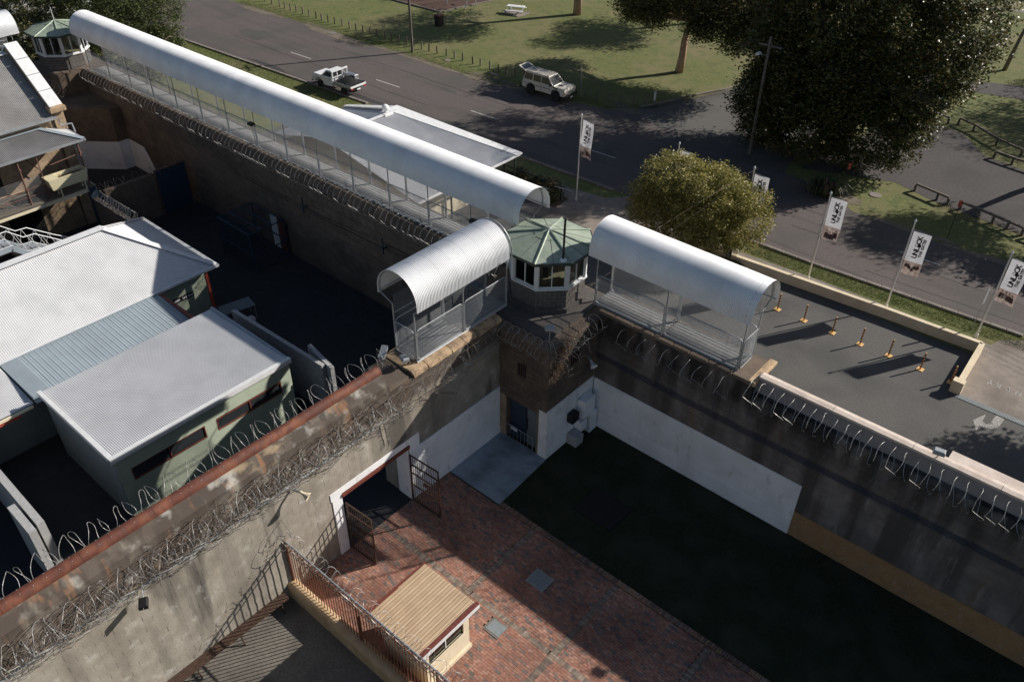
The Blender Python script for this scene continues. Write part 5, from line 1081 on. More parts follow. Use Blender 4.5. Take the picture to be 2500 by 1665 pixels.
# ---------------------------------------------------------------- flags
def flag(x,y,H,ztop,idx,label,wave=1.0,furl=0.0):
    t=thing('flagpole',label,'flagpole',(x,y,0),0,'banner flagpoles')
    MB().lathe([(.09,0),(.085,.25),(.05,.26),(.045,H*.6),(.035,H-.15),(.03,H-.1)],8).build('pole','lightposts',t)
    MB().lathe([(.02,0),(.06,.05),(.07,.1),(.05,.16),(.01,.22)],8,(0,0,H-.12)).build('finial','trim',t)
    MB().tube([(.03,0,ztop+.02),(1.05,0,ztop-.02)],.012,5).build('top_arm','galv',t)
    hl=MB(); hl.tube([(-.07,-.03,.9),(-.06,-.04,ztop)],.006,4); hl.tube([(-.09,0,1.0),(-.03,0,1.0)],.02,4); hl.build('halyard','timber',t)
    w,h=.95,2.65; x0=.1
    def cloth(u,v): # u 0..w, v 0..h (from the top)
        tt=v/h; nar=1-.22*tt*furl; yy=wave*(.05*math.sin(u*5+v*1.3+idx)+.09*math.sin(v*2.1+idx*2)*tt+.03*math.sin(u*11+v*3)*tt); return (x0+u*nar+.05*math.sin(v*2+idx)*tt*wave*u, yy, ztop-.04-v+.05*math.sin(u*4+idx)*tt)
    nu,nv=14,34; V=[cloth(w*i/nu,h*j/nv) for j in range(nv+1) for i in range(nu+1)]; Fq=[(j*(nu+1)+i,j*(nu+1)+i+1,(j+1)*(nu+1)+i+1,(j+1)*(nu+1)+i) for j in range(nv) for i in range(nu)]
    me=npmesh('banner',np.array(V),np.array(Fq),'banner'); me.materials.append(M['banner_photo']); me.shade_smooth()
    for p in me.polygons:
        j=p.index//nu
        if j>nv*.66: p.material_index=1
    bn_=mk('banner',me,t)
    def warp(me2,cu_,cv_):
        for v in me2.vertices:
            # local text x runs up the banner, text y runs towards the pole
            u=cu_-v.co.y; vv=cv_-v.co.x; c=cloth(max(0,min(w,u)),max(0,min(h,vv))); v.co=(c[0],c[1]-.006,c[2])
        me2.update()
    for s_ in (-1,):
        lw=.2
        def put(txt,size,cu_,cv_,bold,name,sp=1.0):
            m_=text_mesh(txt,size,bold,0,'black',sp,res=2)
            bm=__import__('bmesh').new(); bm.from_mesh(m_); __import__('bmesh').ops.triangulate(bm,faces=bm.faces); __import__('bmesh').ops.subdivide_edges(bm,edges=[e for e in bm.edges if e.calc_length()>.12],cuts=1); bm.to_mesh(m_); bm.free()
            warp(m_,cu_,cv_); o=mk(name,m_,bn_)
        # UNL + lock + CK reading upwards, THE GATES right of it
        for ch,vv in zip('UNL',(1.42,1.2,.99)): put(ch,.36,.44,vv,.016,'banner_lettering')
        for ch,vv in zip('CK',(.56,.32)): put(ch,.36,.44,vv,.016,'banner_lettering')
        put('THE GATES',.205,.70,.87,.012,'banner_lettering',1.08)
        lk=MB(); lk.add([(-.10+.02*0,0,0)],[]); lk=MB()
        P=[(.11*math.cos(a)*1.05,.105*math.sin(a)) for a in np.linspace(0,2*PI,16,False)]; lk.add([(p,q-.04,0) for p,q in P],[tuple(range(16))])
        ri=[(.062*math.cos(a),.062*math.sin(a)+.085) for a in np.linspace(-.3,PI+.3,10)]; ro_=[(.09*math.cos(a),.09*math.sin(a)+.085) for a in np.linspace(-.3,PI+.3,10)]
        for i in range(9): lk.add([(ri[i][0],ri[i][1],0),(ro_[i][0],ro_[i][1],0),(ro_[i+1][0],ro_[i+1][1],0),(ri[i+1][0],ri[i+1][1],0)],[(0,1,2,3)])
        m_=lk.mesh('padlock_mark','black'); warp(m_,.46,.77); mk('padlock_mark',m_,bn_)
        # figures printed at the foot of the banner
        pr=random.Random(idx); fg=MB(); hd_=MB()
        for k in range(4 if idx!=4 else 7):
            u=.12+.75*(k+.5)/(4 if idx!=4 else 7)+pr.uniform(-.03,.03); v=1.95+pr.uniform(-.08,.22)*(1 if idx!=4 else .9); sc_=1 if idx!=4 else .62
            pts=[]; 
            for dx,dy in ((-.10,.12),(-.07,.1),(.07,.1),(.1,.12),(.13,.45),(-.13,.45)):
                c=cloth(max(0,min(w,u+dx*sc_)),min(h,v+dy*sc_)); pts.append((c[0],c[1]-.005,c[2]))
            fg.quad(*pts)
            hp=[]
            for a in np.linspace(0,2*PI,10,False):
                c=cloth(max(0,min(w,u+.055*sc_*math.cos(a))),min(h,v+.075*sc_*math.sin(a))); hp.append((c[0],c[1]-.007,c[2]))
            hd_.quad(*hp)
        fg.build('banner_picture','printdark',bn_); hd_.build('banner_picture','printskin',bn_)
    return t
M['banner']=mat('banner_cloth',(.62,.62,.66),(.70,.70,.73),2,.7,coord='obj',trans=.25)
M['banner_photo']=mat('banner_photo_area',(.60,.52,.48),(.44,.33,.29),2.6,.7,coord='obj',c3=(.20,.13,.12),scale3=3,amt3=.6,trans=.2)
M['printdark']=mat('printed_dark_clothes',(.05,.035,.04),(.14,.07,.07),7,.7,coord='obj'); M['printskin']=mat('printed_faces',(.42,.27,.21),(.5,.33,.26),5,.7,coord='obj')
flag(-30.98,43.2,6.3,6.0,1,'flagpole with a partly furled banner next to the gatehouse garden',1.2,.6)
flag(-24.1,44.3,6.0,5.65,2,'flagpole with banner mostly hidden behind the round golden green tree',1)
flag(-18.95,44.45,5.95,5.6,3,'flagpole with banner just right of the round golden green tree',1)
flag(-14.17,44.51,5.9,5.7,5,'flagpole with banner showing large faces, third from the right edge',.6)
flag(-9.42,44.7,5.8,5.25,4,'flagpole with banner showing a group before a stone building, second from the right edge',.6)
flag(-4.55,45.3,5.5,5.2,7,'rightmost flagpole with banner at the driveway corner',.9)
# ---------------------------------------------------------------- street furniture
tbm=MB().bbox(-.06,-.06,0,.06,.06,.75,.03).mesh('timber_bollard','timber')
tb_list=[(-87.9,58.0),(-86.4,57.9),(-84.9,57.9),(-83.9,57.85),(-82.8,57.8),(-81.8,57.85),(-80.7,57.9),(-79.5,57.85),(-78.3,57.85),(-77.3,57.85),(-76.3,57.9),(-75.3,58.0),(-74.1,58.05),(-72.8,57.95),(-71.8,58.0),(-70.8,58.1),(-69.8,58.27),(-68.8,58.3),(-67.5,58.3),(-66.6,58.35),(-65.7,58.55),(-64.6,58.55),(-63.6,58.65),(-62.4,58.6),(-61.4,58.62),(-60.3,58.67),(-59.1,58.75),(-58.0,58.8),(-57.0,58.9),(-55.6,58.85),(-54.7,58.98),(-53.5,59.0),(-52.3,58.9),(-51.4,58.98),(-50.3,59.0),(-49.2,59.05),(-44.5,59.25),(-43.4,59.31),(-42.46,59.5),(-41.3,59.7),(-40.3,60.0),(-39.2,60.3),(-38.15,60.9),(-37.2,61.4)]
for x,y in tb_list: mk('timber_bollard',tbm,None,(x,y,0),(random.uniform(-.04,.04),random.uniform(-.04,.04),random.uniform(0,1)),'short weathered timber bollard in the row along the park edge','bollard','timber bollards along the park edge')
mk('timber_bollard',MB().bbox(-.07,-.07,0,.07,.07,.8,.03).mesh('timber_bollard','trim'),None,(-37.3,62.9,0),None,'single white painted bollard at the corner of the side street','bollard')
ppole=thing('power_pole','grey timber power pole on the street verge by the park','power pole',(-62.4,57.3,0),R(-20)); MB().tube([(0,0,0),(-.3,0,9.6)],.15,8,r2=.11).build('pole','timber',ppole); MB().box(-1.1,-.05,9.0,.7,.05,9.12).build('crossarm','timber',ppole)
pp2=thing('power_pole','pale power pole with street lamp in front of the big dark fig tree','power pole',(-25.65,58.6,0)); MB().tube([(0,0,0),(-.1,0,9.0)],.14,8,r2=.1).build('pole','timber',pp2); MB().box(-.9,-.05,8.3,.9,.05,8.42).build('crossarm','timber',pp2); MB().tube([(0,0,7.6),(-.3,-1.0,8.0)],.03,5).build('lamp_arm','galv',pp2); MB().bbox(-.42,-1.35,7.95,-.2,-.9,8.1,.03).build('lamp_head','trim',pp2)
pp3=thing('power_pole','power pole standing beyond the right photo edge','power pole',(14,55.5,0)); MB().tube([(0,0,0),(0,0,9.0)],.15,8,r2=.1).build('pole','timber',pp3); MB().box(-.05,-.9,8.3,.05,.9,8.42).build('crossarm','timber',pp3)
for k,(dy,z) in enumerate(((-.7,8.45),(-.25,8.45),(.3,8.45),(.75,8.45),(0,7.5))):
    P=[]
    for i in range(13):
        t=i/12; P.append((-25.7+39.7*t,58.6+dy-(3.1)*t,z-1.0*math.sin(PI*t)))
    MB().tube(P,.014,3).build('power_line','black',None,label=['front','second','third','rear','lowest'][k]+' power line strung from the pale pole across the fig tree',cat='cable',group='power lines to the right pole')
def signpost(x,y,H,lab,plate,m,w=.3,h=.5,rz=0):
    t=thing('street_sign',lab,'sign',(x,y,0),rz); MB().tube([(0,0,0),(0,0,H)],.022,6).build('post','galv' if m!='red' else 'black',t); MB().box(-w/2,-.03,H-h,w/2,-.02,H).build('sign_plate',m,t)
signpost(-17.25,56.6,2.55,'thin dark signpost with a red plate beside the fig tree shade','',"red",.22,.45,R(60)); signpost(-9.5,55.6,2.75,'red plate signpost on the grass strip at the right','',"red",.28,.4,R(50)); signpost(-4.97,45.97,2.75,'edge-on blue grey street sign on the verge beside the rightmost flagpole','',"zinc",.3,1.0,R(80))
MB().tube([(-42.7,59.3,0),(-42.66,59.0,2.75)],.03,6).build('thin_post','galv',None,label='thin grey post in front of the shaded park grass beside the beige wagon',cat='post')
bi=thing('wheelie_bin','dark green rubbish bin with maroon lid in the park tree shade','bin',(-66.6,65.3,0)); MB().box(-.35,-.35,0,.35,.35,1.05).build('bin_body','black',bi); MB().bbox(-.4,-.4,1.05,.4,.4,1.18,.04).build('lid','maroon',bi)
pt=thing('picnic_table','white park picnic table with two benches','picnic table',(-63.6,74.6,0),R(25)); MB().box(-1.0,-.38,.72,1.0,.38,.77).build('table_top','trim',pt)
for s_ in (-1,1): MB().box(-1.0,s_*.85-.14,.42,1.0,s_*.85+.14,.46).build('bench','trim',pt)
for x in (-.7,.7): MB().box(x-.04,-.85,.35,x+.04,.85,.41).box(x-.04,-.06,0,x+.04,.06,.72).build('leg','galv',pt)
struct('picnic_slab',MB().box(-64.9,73.6,-.05,-62.3,75.6,.02),'oldconc')
pgd=sheet('playground_mulch',[(-78,68.6),(-70.1,68.9),(-67.4,84),(-76,84)],.0,'mulch')
for a,b in (((-78,68.5),(-70.1,68.8)),((-70.1,68.8),(-67.3,84))): bar((*a,.06),(*b,.06),.16,.16,'path','playground_edge',None,kind='structure')
sw=thing('swing_frame','blue playground swing frame on the bark mulch','swing',(-70.9,72.8,0)); 
for a,b in (((-1,-1,0),(-.9,0,2.4)),((-1,1,0),(-.9,0,2.4)),((2,-1,0),(1.9,0,2.4)),((2,1,0),(1.9,0,2.4)),((-.9,0,2.4),(1.9,0,2.4))): MB().tube([a,b],.05,6).build('frame_tube','galv',sw)
MB().box(.1,-.15,.5,.6,.15,.54).tube([(.1,0,.54),(.1,0,2.4)],.01,3).tube([(.6,0,.54),(.6,0,2.4)],.01,3).build('swing_seat','blue',sw)
# covers on the verge
for i,(x,y,w_,l_) in enumerate(((-73,55.75,.9,.6),(-58.1,57.9,.6,.5),(-52.1,58.1,.8,.35),(-15.5,58.4,.8,.8),(-30.6,57.6,.4,.4))):
    mb=MB().lathe([(w_*.55,0),(w_*.52,.03)],14,(0,0,0)) if i!=2 else MB().box(-w_*.6,-l_/2,0,w_*.6,l_/2,.03); mb.build('service_cover','path',None,loc=(x,y,0.006),label=['pale concrete drain pit lid at the far road edge','round concrete lid in the grass near the timber bollards','white rectangular lid beside the tree shade near the wagon','large round stained lid on the grass strip at the right','round lid on the shaded street'][i],cat='service cover')
def rail_fence(lab,P,h=.55,grp=None):
    t=thing('log_rail',lab,'rail',(0,0,0),0,'low log rails round the car park')
    for a,b in zip(P,P[1:]): bar((*a,h),(*b,h),.16,.14,'timber','rail_beam',t)
    for p in P: MB().box(p[0]-.09,p[1]-.09,0,p[0]+.09,p[1]+.09,h-.05).build('rail_post','timber',t)
rail_fence('low log rail along the near side of the shaded car park',[(-13.6,61.0),(-11.9,60.6),(-11.1,60.4)]); rail_fence('low log rail along the grass strip behind the red plate signpost',[(-10.2,60.3),(-9.0,60.05),(-7.9,59.8),(-6.9,59.55),(-5.9,59.3)]); rail_fence('low log rail at the far right edge of the grass strip',[(-5.5,59.2),(-4.2,59.0),(-2.5,58.8)])
rail_fence('low log rail between car park and sunny lawn',[(-18.3,76.3),(-16.0,75.4)]); rail_fence('second low log rail by the sunny lawn',[(-15.3,75.9),(-13.9,75.3),(-11.6,73.6),(-9.5,72.6)]); rail_fence('log rail on leaf litter at the right edge of the car park',[(-11.0,70.9),(-9.6,70.6),(-7.4,70.3),(-4.8,70.1)])
lit=MB()
for i in range(5200):
    q=random.random()
    if q<.22: x=random.uniform(-12,3); y=59.95+random.gauss(0,.35)-(x+12)*.09
    elif q<.4: x=random.uniform(-13,3); y=70.9+random.gauss(0,.5)-(x+11)*.05
    elif q<.55: t=random.random(); x=-36.7+3.6*t; y=62+9*t; x+=random.gauss(.35,.25)
    elif q<.75: x=random.uniform(-18.5,-11); y=75.2+random.gauss(0,.6)-(x+18)*.15
    else: x=random.uniform(-22,0); y=random.uniform(54,72)
    a=random.random()*PI; s_=random.uniform(.03,.08); z=random.uniform(.012,.04); lit.quad((x-s_*math.cos(a),y-s_*math.sin(a),z),(x+s_*math.sin(a)*.5,y-s_*math.cos(a)*.5,z+.01),(x+s_*math.cos(a),y+s_*math.sin(a),z))
lit.build('fallen_leaves','leaf_litter',None,kind='stuff',label='fallen dry leaves along the kerbs and rails',cat='leaves')
# ---------------------------------------------------------------- vehicles
def wheel(p,x,y,r,w,side):
    a=MB().lathe([(r*.62,-w/2),(r*.9,-w/2),(r,-w/2+.04),(r,w/2-.04),(r*.9,w/2),(r*.62,w/2)],20); a.v=[(u,q*1.0,v) for u,v,q in a.v]
    o=a.build('wheel','rubber',p,loc=(x,y,r)); b=MB().lathe([(r*.6,-w*.42),(r*.6,w*.42)],14); b.v=[(u,q,v) for u,v,q in b.v]; b.build('rim','zinc',o); c=MB().lathe([(r*.18,-w*.47),(r*.18,w*.47)],8); c.v=[(u,q,v) for u,v,q in c.v]; c.build('hub','black',o)
def loft(stations,hw,top=None):
    """body from side profile polygon (x,z) with half width per vertex"""
    n=len(stations); V=[(x,-w,z) for (x,z),w in zip(stations,hw)]+[(x,w,z) for (x,z),w in zip(stations,hw)]
    return MB().add(V,[tuple(range(n)),tuple(range(2*n-1,n-1,-1))]+[(i,n+i,n+(i+1)%n,(i+1)%n) for i in range(n)])
def arches(mb): pass
def side_quad(p,name,m,pts,hw,off=.006,both=True):
    for s_ in ((-1,1) if both else (-1,)):
        P=[(x,s_*(w+off),z) for (x,z),w in zip(pts,hw)]; MB().add(P,[tuple(range(len(P))) if s_<0 else tuple(reversed(range(len(P))))]).build(name,m,p)
M['carroof']=mat('faded_beige_roof',(.42,.39,.34),(.36,.33,.29),3,.5)
# wagon: heading +x
sv=thing('station_wagon','beige four-wheel-drive station wagon with rear hatch open at the park edge','car',(-45.0,57.42,0),R(3.0))
z0=.52
body=[(2.25,.62),(2.32,.8),(2.32,1.08),(2.26,1.2),(1.05,1.26),(-2.2,1.26),(-2.3,1.1),(-2.3,.6),(-1.85,.6),(-1.8,.85),(-1.65,1.02),(-1.35,1.08),(-1.05,1.02),(-.9,.85),(-.85,.55),(.85,.55),(.9,.85),(1.05,1.02),(1.35,1.08),(1.65,1.02),(1.8,.85),(1.85,.62)]
loft(body,[.86]*3+[.82]+[.86]*18).build('body','carbeige',sv)
gh_=[(1.05,1.262),(.42,1.93),(-2.05,1.95),(-2.25,1.262)]
loft(gh_,[.82,.70,.70,.82]).build('cabin','carbeige',sv); loft([(.44,1.93),(.3,1.985),(-1.95,2.0),(-2.08,1.95)],[.71,.66,.66,.71]).build('roof','carroof',sv)
W_=lambda z: .82-(z-1.262)/(1.93-1.262)*.12
for a,b in (((.86,1.32,.38,1.86,-.22,1.86,-.22,1.32),0),((-.3,1.32,-.3,1.86,-1.12,1.87,-1.12,1.32),0),((-1.22,1.32,-1.22,1.87,-2.02,1.87,-2.15,1.32),0)):
    P=[(a[i],a[i+1]) for i in range(0,8,2)]; side_quad(sv,'side_window','glass',P,[W_(z) for x,z in P])
ws=MB().add([(1.03+.006,-.74,1.30),(1.03+.006,.74,1.30),(.45+.008,.64,1.90),(.45+.008,-.64,1.90)],[(0,1,2,3)]); ws.build('windscreen','glass',sv)
MB().box(1.1,-.8,1.205,2.24,.8,1.275).build('bonnet','carbeige',sv); MB().box(1.2,-.28,1.277,1.7,-.05,1.30).build('bonnet_scoop','black',sv)
MB().box(2.32,-.6,.82,2.34,.6,1.04).build('grille','chrome',sv)
for s_ in (-1,1):
    for k in range(2): MB().lathe([(.075,0),(.07,.03)],10,(0,0,0)).build('headlight','trim',sv,loc=(2.32,s_*(.5+k*.17),.93),rot=(0,R(90),0))
    MB().box(2.325,s_*.77-.05,.84,2.345,s_*.77+.05,1.02).build('indicator','amber',sv)
    side_quad(sv,'door_seam','black',[(-.26,.62),(-.26,1.3),(-.24,1.3),(-.24,.62)],[.86,.84,.84,.86]); break_=0
MB().box(2.3,-.9,.5,2.5,.9,.68).build('front_bumper','rubber',sv); MB().box(2.5,-.2,.42,2.51,.2,.55).build('number_plate','trim',sv); MB().box(-2.5,-.85,.5,-2.31,.85,.68).build('rear_bumper','rubber',sv)
side_quad(sv,'trim_strip','black',[(-2.2,.98),(-2.2,1.02),(-1.85,1.02),(-1.85,.98)],[.86]*4); side_quad(sv,'trim_strip','black',[(-.85,.95),(-.85,1.0),(.85,1.0),(.85,.95)],[.86]*4)
MB().tube([(1.5,-.87,1.15),(1.12,-.88,1.28),(.98,-.86,1.35),(.5,-.77,1.95),(.42,-.77,2.1)],.05,6).build('snorkel','black',sv)
MB().box(-2.28,-.7,1.0,-2.262,.7,1.85).build('open_tailgate_gap','dark',sv)
hg=MB().slab([(-2.08,-.7,1.97),(-2.08,.7,1.97),(-2.85,.66,2.28),(-2.85,-.66,2.28)],.05).build('rear_hatch','carbeige',sv,label='open rear hatch of the wagon raised above the roof'); MB().quad((-2.2,-.56,2.03),(-2.2,.56,2.03),(-2.72,.54,2.24),(-2.72,-.54,2.24)).build('hatch_window','glass',hg)
MB().lathe([(.2,-.1),(.38,-.1),(.38,.1),(.2,.1)],16).build('spare_wheel','rubber',sv,loc=(-2.48,.35,.98),rot=(0,R(90),0))
for s_ in (-1,1):
    MB().box(.78,s_*.98-.1,1.28,.86,s_*.98+.1,1.45).build('door_mirror','black',sv)
    for x in (1.37,-1.37): wheel(sv,x,s_*.78,.45,.3,s_)
# utility: heading -x
ut=thing('utility_truck','white utility truck with black tray cover and aluminium toolbox at the near kerb','truck',(-59.9,45.78,0),R(180+3.5))
body=[(2.5,.5),(2.58,.7),(2.55,.98),(2.35,1.1),(1.35,1.2),(-.15,1.2),(-.15,.5),(.55,.45),(1.0,.45),(1.1,.8),(1.3,.95),(1.62,.98),(1.92,.9),(2.05,.7),(2.1,.5)]
loft(body,[.8,.84,.84,.8,.8,.84,.84]+[.84]*8).build('body','carwhite',ut)
loft([(1.3,1.202),(.72,1.72),(-.1,1.74),(-.14,1.202)],[.78,.66,.66,.8]).build('cabin','carwhite',ut); loft([(.74,1.72),(.6,1.77),(0,1.78),(-.12,1.74)],[.67,.62,.62,.67]).build('roof','carwhite',ut)
W2_=lambda z: .79-(z-1.2)/.54*.12
P=[(1.08,1.26),(.66,1.66),(.05,1.67),(.0,1.26)]; side_quad(ut,'side_window','glass',P,[W2_(z) for x,z in P])
MB().add([(1.295,-.7,1.23),(1.295,.7,1.23),(.76,.61,1.70),(.76,-.61,1.70)],[(0,1,2,3)]).build('windscreen','glass',ut); MB().add([(-.15,-.6,1.3),(-.15,-.55,1.66),(-.15,.55,1.66),(-.15,.6,1.3)],[(0,1,2,3)]).build('rear_window','glass',ut)
MB().box(1.35,-.74,1.12,2.3,.74,1.2).build('bonnet','carwhite',ut)
for s_ in (-1,1): MB().box(2.52,s_*.62-.14,.82,2.59,s_*.62+.14,.98).build('headlight','trim',ut); MB().box(.9,s_*.98-.1,1.22,1.0,s_*.98+.1,1.38).build('door_mirror','carwhite',ut); side_quad(ut,'door_handle','black',[(.1,1.02),(.1,1.06),(.28,1.06),(.28,1.02)],[.845]*4) if s_>0 else None
MB().box(2.5,-.8,.42,2.62,.8,.68).build('front_bumper','black',ut)
MB().box(-2.55,-.92,.78,-.3,.92,.88).build('tray','zinc',ut); MB().box(-2.4,-.45,.45,-.3,.45,.78).build('chassis','black',ut)
for s_ in (-1,1): MB().box(-2.55,s_*.92-.03,.88,-.32,s_*.92+.03,1.06).build('tray_side','zinc',ut)
hbr=MB()
for y in (-.88,-.3,.3,.88): hbr.box(-.34,y-.03,.88,-.26,y+.03,1.8)
hbr.box(-.36,-.95,1.8,-.22,.95,1.9); hbr.box(-.34,-.88,1.3,-.28,.88,1.35); hbr.build('headboard','trim',ut)
MB().bbox(-1.75,-.9,.88,-.4,-.45,1.5,.03).build('toolbox','chrome',ut,label='aluminium toolbox on the truck tray')
cv=[]; nx_,ny_=10,8; V=[]
for j in range(ny_+1):
    for i in range(nx_+1):
        x=-2.5+2.1*i/nx_; y=-.9+1.8*j/ny_; V.append((x,y,1.07+.3*math.sin(PI*i/nx_)*math.sin(PI*j/ny_)+random.gauss(0,.018)))
M['tarp']=mat('black_tarpaulin',(.012,.012,.013),(.03,.03,.032),6,.75,coord='obj',spec=.2)
me=npmesh('tray_cover',np.array(V),np.array([(j*(nx_+1)+i,j*(nx_+1)+i+1,(j+1)*(nx_+1)+i+1,(j+1)*(nx_+1)+i) for j in range(ny_) for i in range(nx_)]),'tarp'); mk('tray_cover',me,ut,label='lumpy black tray cover')
tg=MB().box(-2.62,-.92,.85,-2.56,.92,1.02).build('tailgate','trim',ut)
for s_ in (-1,1): MB().box(-2.63,s_*.78-.1,.7,-2.56,s_*.78+.1,.84).build('tail_light','lampred',ut)
MB().box(-2.64,-.2,.58,-2.6,.2,.7).build('number_plate','trim',ut)
for s_ in (-1,1):
    for x in (1.55,-1.5): wheel(ut,x,s_*.74,.36,.24,s_)
# ---------------------------------------------------------------- vegetation
def leaves(N_,cl,csz,lsz,flat=.35,aspect=.5,seed=1,shell=.55):
    """cl: list of ellipsoids (cx,cy,cz,rx,ry,rz,weight); returns quads of leaf faces clumped through the crown"""
    g=np.random.default_rng(seed); W_=np.array([c[6] for c in cl]); W_=W_/W_.sum(); V=[]
    ncl=max(1,int(N_/csz[1])); which=g.choice(len(cl),ncl,p=W_)
    C_=np.array([c[:6] for c in cl])[which]
    d=g.normal(size=(ncl,3)); d/=np.linalg.norm(d,axis=1)[:,None]; r=g.uniform(shell**3,1,ncl)**(1/3)
    r*=1+.12*np.sin(d[:,0]*7+d[:,2]*5)+.10*np.sin(d[:,1]*9+1.3)
    cc=C_[:,:3]+d*r[:,None]*C_[:,3:6]
    k=csz[1]; P=np.repeat(cc,k,axis=0)+g.normal(size=(ncl*k,3))*csz[0]*np.array([1,1,.6]); n=len(P)
    a=g.normal(size=(n,3)); a[:,2]*=flat; a/=np.linalg.norm(a,axis=1)[:,None]
    b=g.normal(size=(n,3)); b[:,2]*=flat+.2; b-= (b*a).sum(1)[:,None]*a; b/=np.linalg.norm(b,axis=1)[:,None]
    s_=lsz*g.uniform(.6,1.3,n)[:,None]; a=a*s_; b=b*s_*aspect
    V=np.stack([P-a,P-b*1.0,P+a,P+b],1).reshape(-1,3); V[:,2]=np.maximum(V[:,2],.02); Fq=np.arange(n*4).reshape(n,4); return V,Fq,cc
def tree(name,label,cat,base,trunk,limbs,cl,N_,csz,lsz,leaf,bark,seed,shell=.55,aspect=.5,flat=.35,twigs=60,group=None,trunk_label=None):
    t=thing(name,label,cat,base,0,group)
    rnd=random.Random(seed); tm=MB(); tm.tube(trunk[0],trunk[1],9,r2=trunk[2]); tm.build('trunk',bark,t,smooth=True,label=trunk_label) if trunk_label else tm.build('trunk',bark,t,smooth=True)
    top=Vector(trunk[0][-1])
    lm=MB()
    for c in cl:
        e=Vector(c[:3]); mid=(top+e)/2+Vector((rnd.gauss(0,.3),rnd.gauss(0,.3),-.2)); lm.tube([top-Vector((0,0,.3)),mid,e],trunk[2]*.8,6,r2=trunk[2]*.25)
        for k in range(limbs):
            d=Vector((rnd.gauss(0,1),rnd.gauss(0,1),rnd.gauss(0,1))).normalized(); q=e+Vector((d.x*c[3],d.y*c[4],d.z*c[5]))*.85
            lm.tube([mid+(e-mid)*rnd.random(),(e+q)/2+Vector((0,0,.1)),q],trunk[2]*.3,4,r2=.01)
    lm.build('branches',bark,t)
    V,Fq,_=leaves(N_,cl,csz,lsz,flat,aspect,seed,shell); mk('crown',npmesh('crown',V,Fq,leaf),t)
    return t
# big dark fig in the middle right
tree('fig_tree','huge dark glossy-leaved fig tree filling the upper right','tree',(-21,64,0),([(0,0,0),(.2,.3,2.5),(0,0,5)],.9,.6),9,
 [(-1,0,8,6.2,5.5,5.5,4),(-4.5,1.5,10.5,5.2,5,4.6,2.4),(-9,4.5,14,5,5,4,1.8),(3.8,0,7.6,4.2,4.6,4.8,2.8),(-.5,3,14,6,6,4.5,2.2),(-2,-3.2,4,4.2,3,3.8,2.0),(2.6,-2.0,3.4,4.2,3.2,3.0,1.7),(5.6,2,9.0,3.2,3.6,4.4,1.3),(-4.8,-2.8,3.2,3.0,2.2,3.2,1.5),(-5.2,-1.8,6.8,2.8,2.6,3.0,1.1),(.6,-2.6,6.6,3.6,2.6,3,1.2)],230000,(.32,30),.125,'figleaf','bark',3,shell=.72)
tree('gum_tree','large open-crowned gum tree with pale pink trunk in the park','tree',(-39.6,70.7,0),([(0,0,0),(.15,0,1.5),(.1,.1,3),(.5,.2,5.2)],.42,.26),7,
 [(-4.5,0,6.2,3.0,3.2,2.2,1),(-1.6,-.5,7.6,3.2,3.2,2.2,1.2),(1.6,0,6.8,3,3,2.0,1),(4.8,.6,7.0,3.2,3,2.6,1.2),(-6.3,.5,4.6,1.6,1.8,1.4,.35),(7.6,.6,6.6,2.6,2.6,2.6,.9),(5.8,-.6,4.6,2.0,1.8,1.5,.45),(10.0,1.0,7.4,2.4,2.6,2.4,.8),(2.6,-1.6,4.9,1.6,1.4,1.1,.3),(-2.8,-1.4,5.1,1.7,1.5,1.2,.3)],72000,(.38,24),.12,'gumleaf','gumbark',5,shell=.45)
rt=tree('round_tree','rounded golden green tree standing between the gatehouse path and the forecourt','tree',(-21.2,42.3,0),([(0,0,0),(0,0,1.6)],.18,.13),10,
 [(0,0,3.5,2.9,2.9,2.5,3),(-1.5,-.3,4.7,2.0,2.0,1.6,1.4),(1.1,.1,4.4,2.1,2.1,1.7,1.4),(2.4,.9,3.0,1.9,1.9,1.7,1.2),(-2.1,-.9,2.9,1.8,1.8,1.8,1.0),(.4,-1.2,5.2,1.2,1.2,.9,.5),(2.7,1.6,4.1,1.1,1.1,.9,.4),(.8,.9,1.9,2.2,2.2,1.2,.8),(-2.6,-1.5,4.0,1.1,1.1,.9,.4)],90000,(.17,26),.07,'goldleaf','bark',8,shell=.8,flat=.6)
tree('conifer_tree','dark layered conifer behind the top of the long walkway','tree',(-79.0,33.0,0),([(0,0,0),(0,0,5)],.35,.2),8,
 [(0,0,4.6,5.5,4.0,3.6,3),(6.0,.5,4.6,4.2,3.5,3.2,2.4),(-5,0,5,5,4,3.8,2.2),(2,3,7.2,6.5,4,3.2,2),(9.0,1.6,3.6,2.3,2.3,2.2,.8),(8.0,2.6,6.2,2.4,2.6,2,.7),(10.4,2.0,5.0,1.2,1.2,.9,.3)],90000,(.26,30),.12,'conifer','bark',13,shell=.78,aspect=.3)
tree('broadleaf_tree','olive green tree behind the distant octagonal tower','tree',(-84,31,0),([(0,0,0),(0,0,4)],.3,.2),6,[(0,0,4.6,4.5,4,3.2,2),(5,-2,3.8,3.5,3,2.6,1.4)],24000,(.3,26),.12,'gumleaf','bark',14,shell=.7)
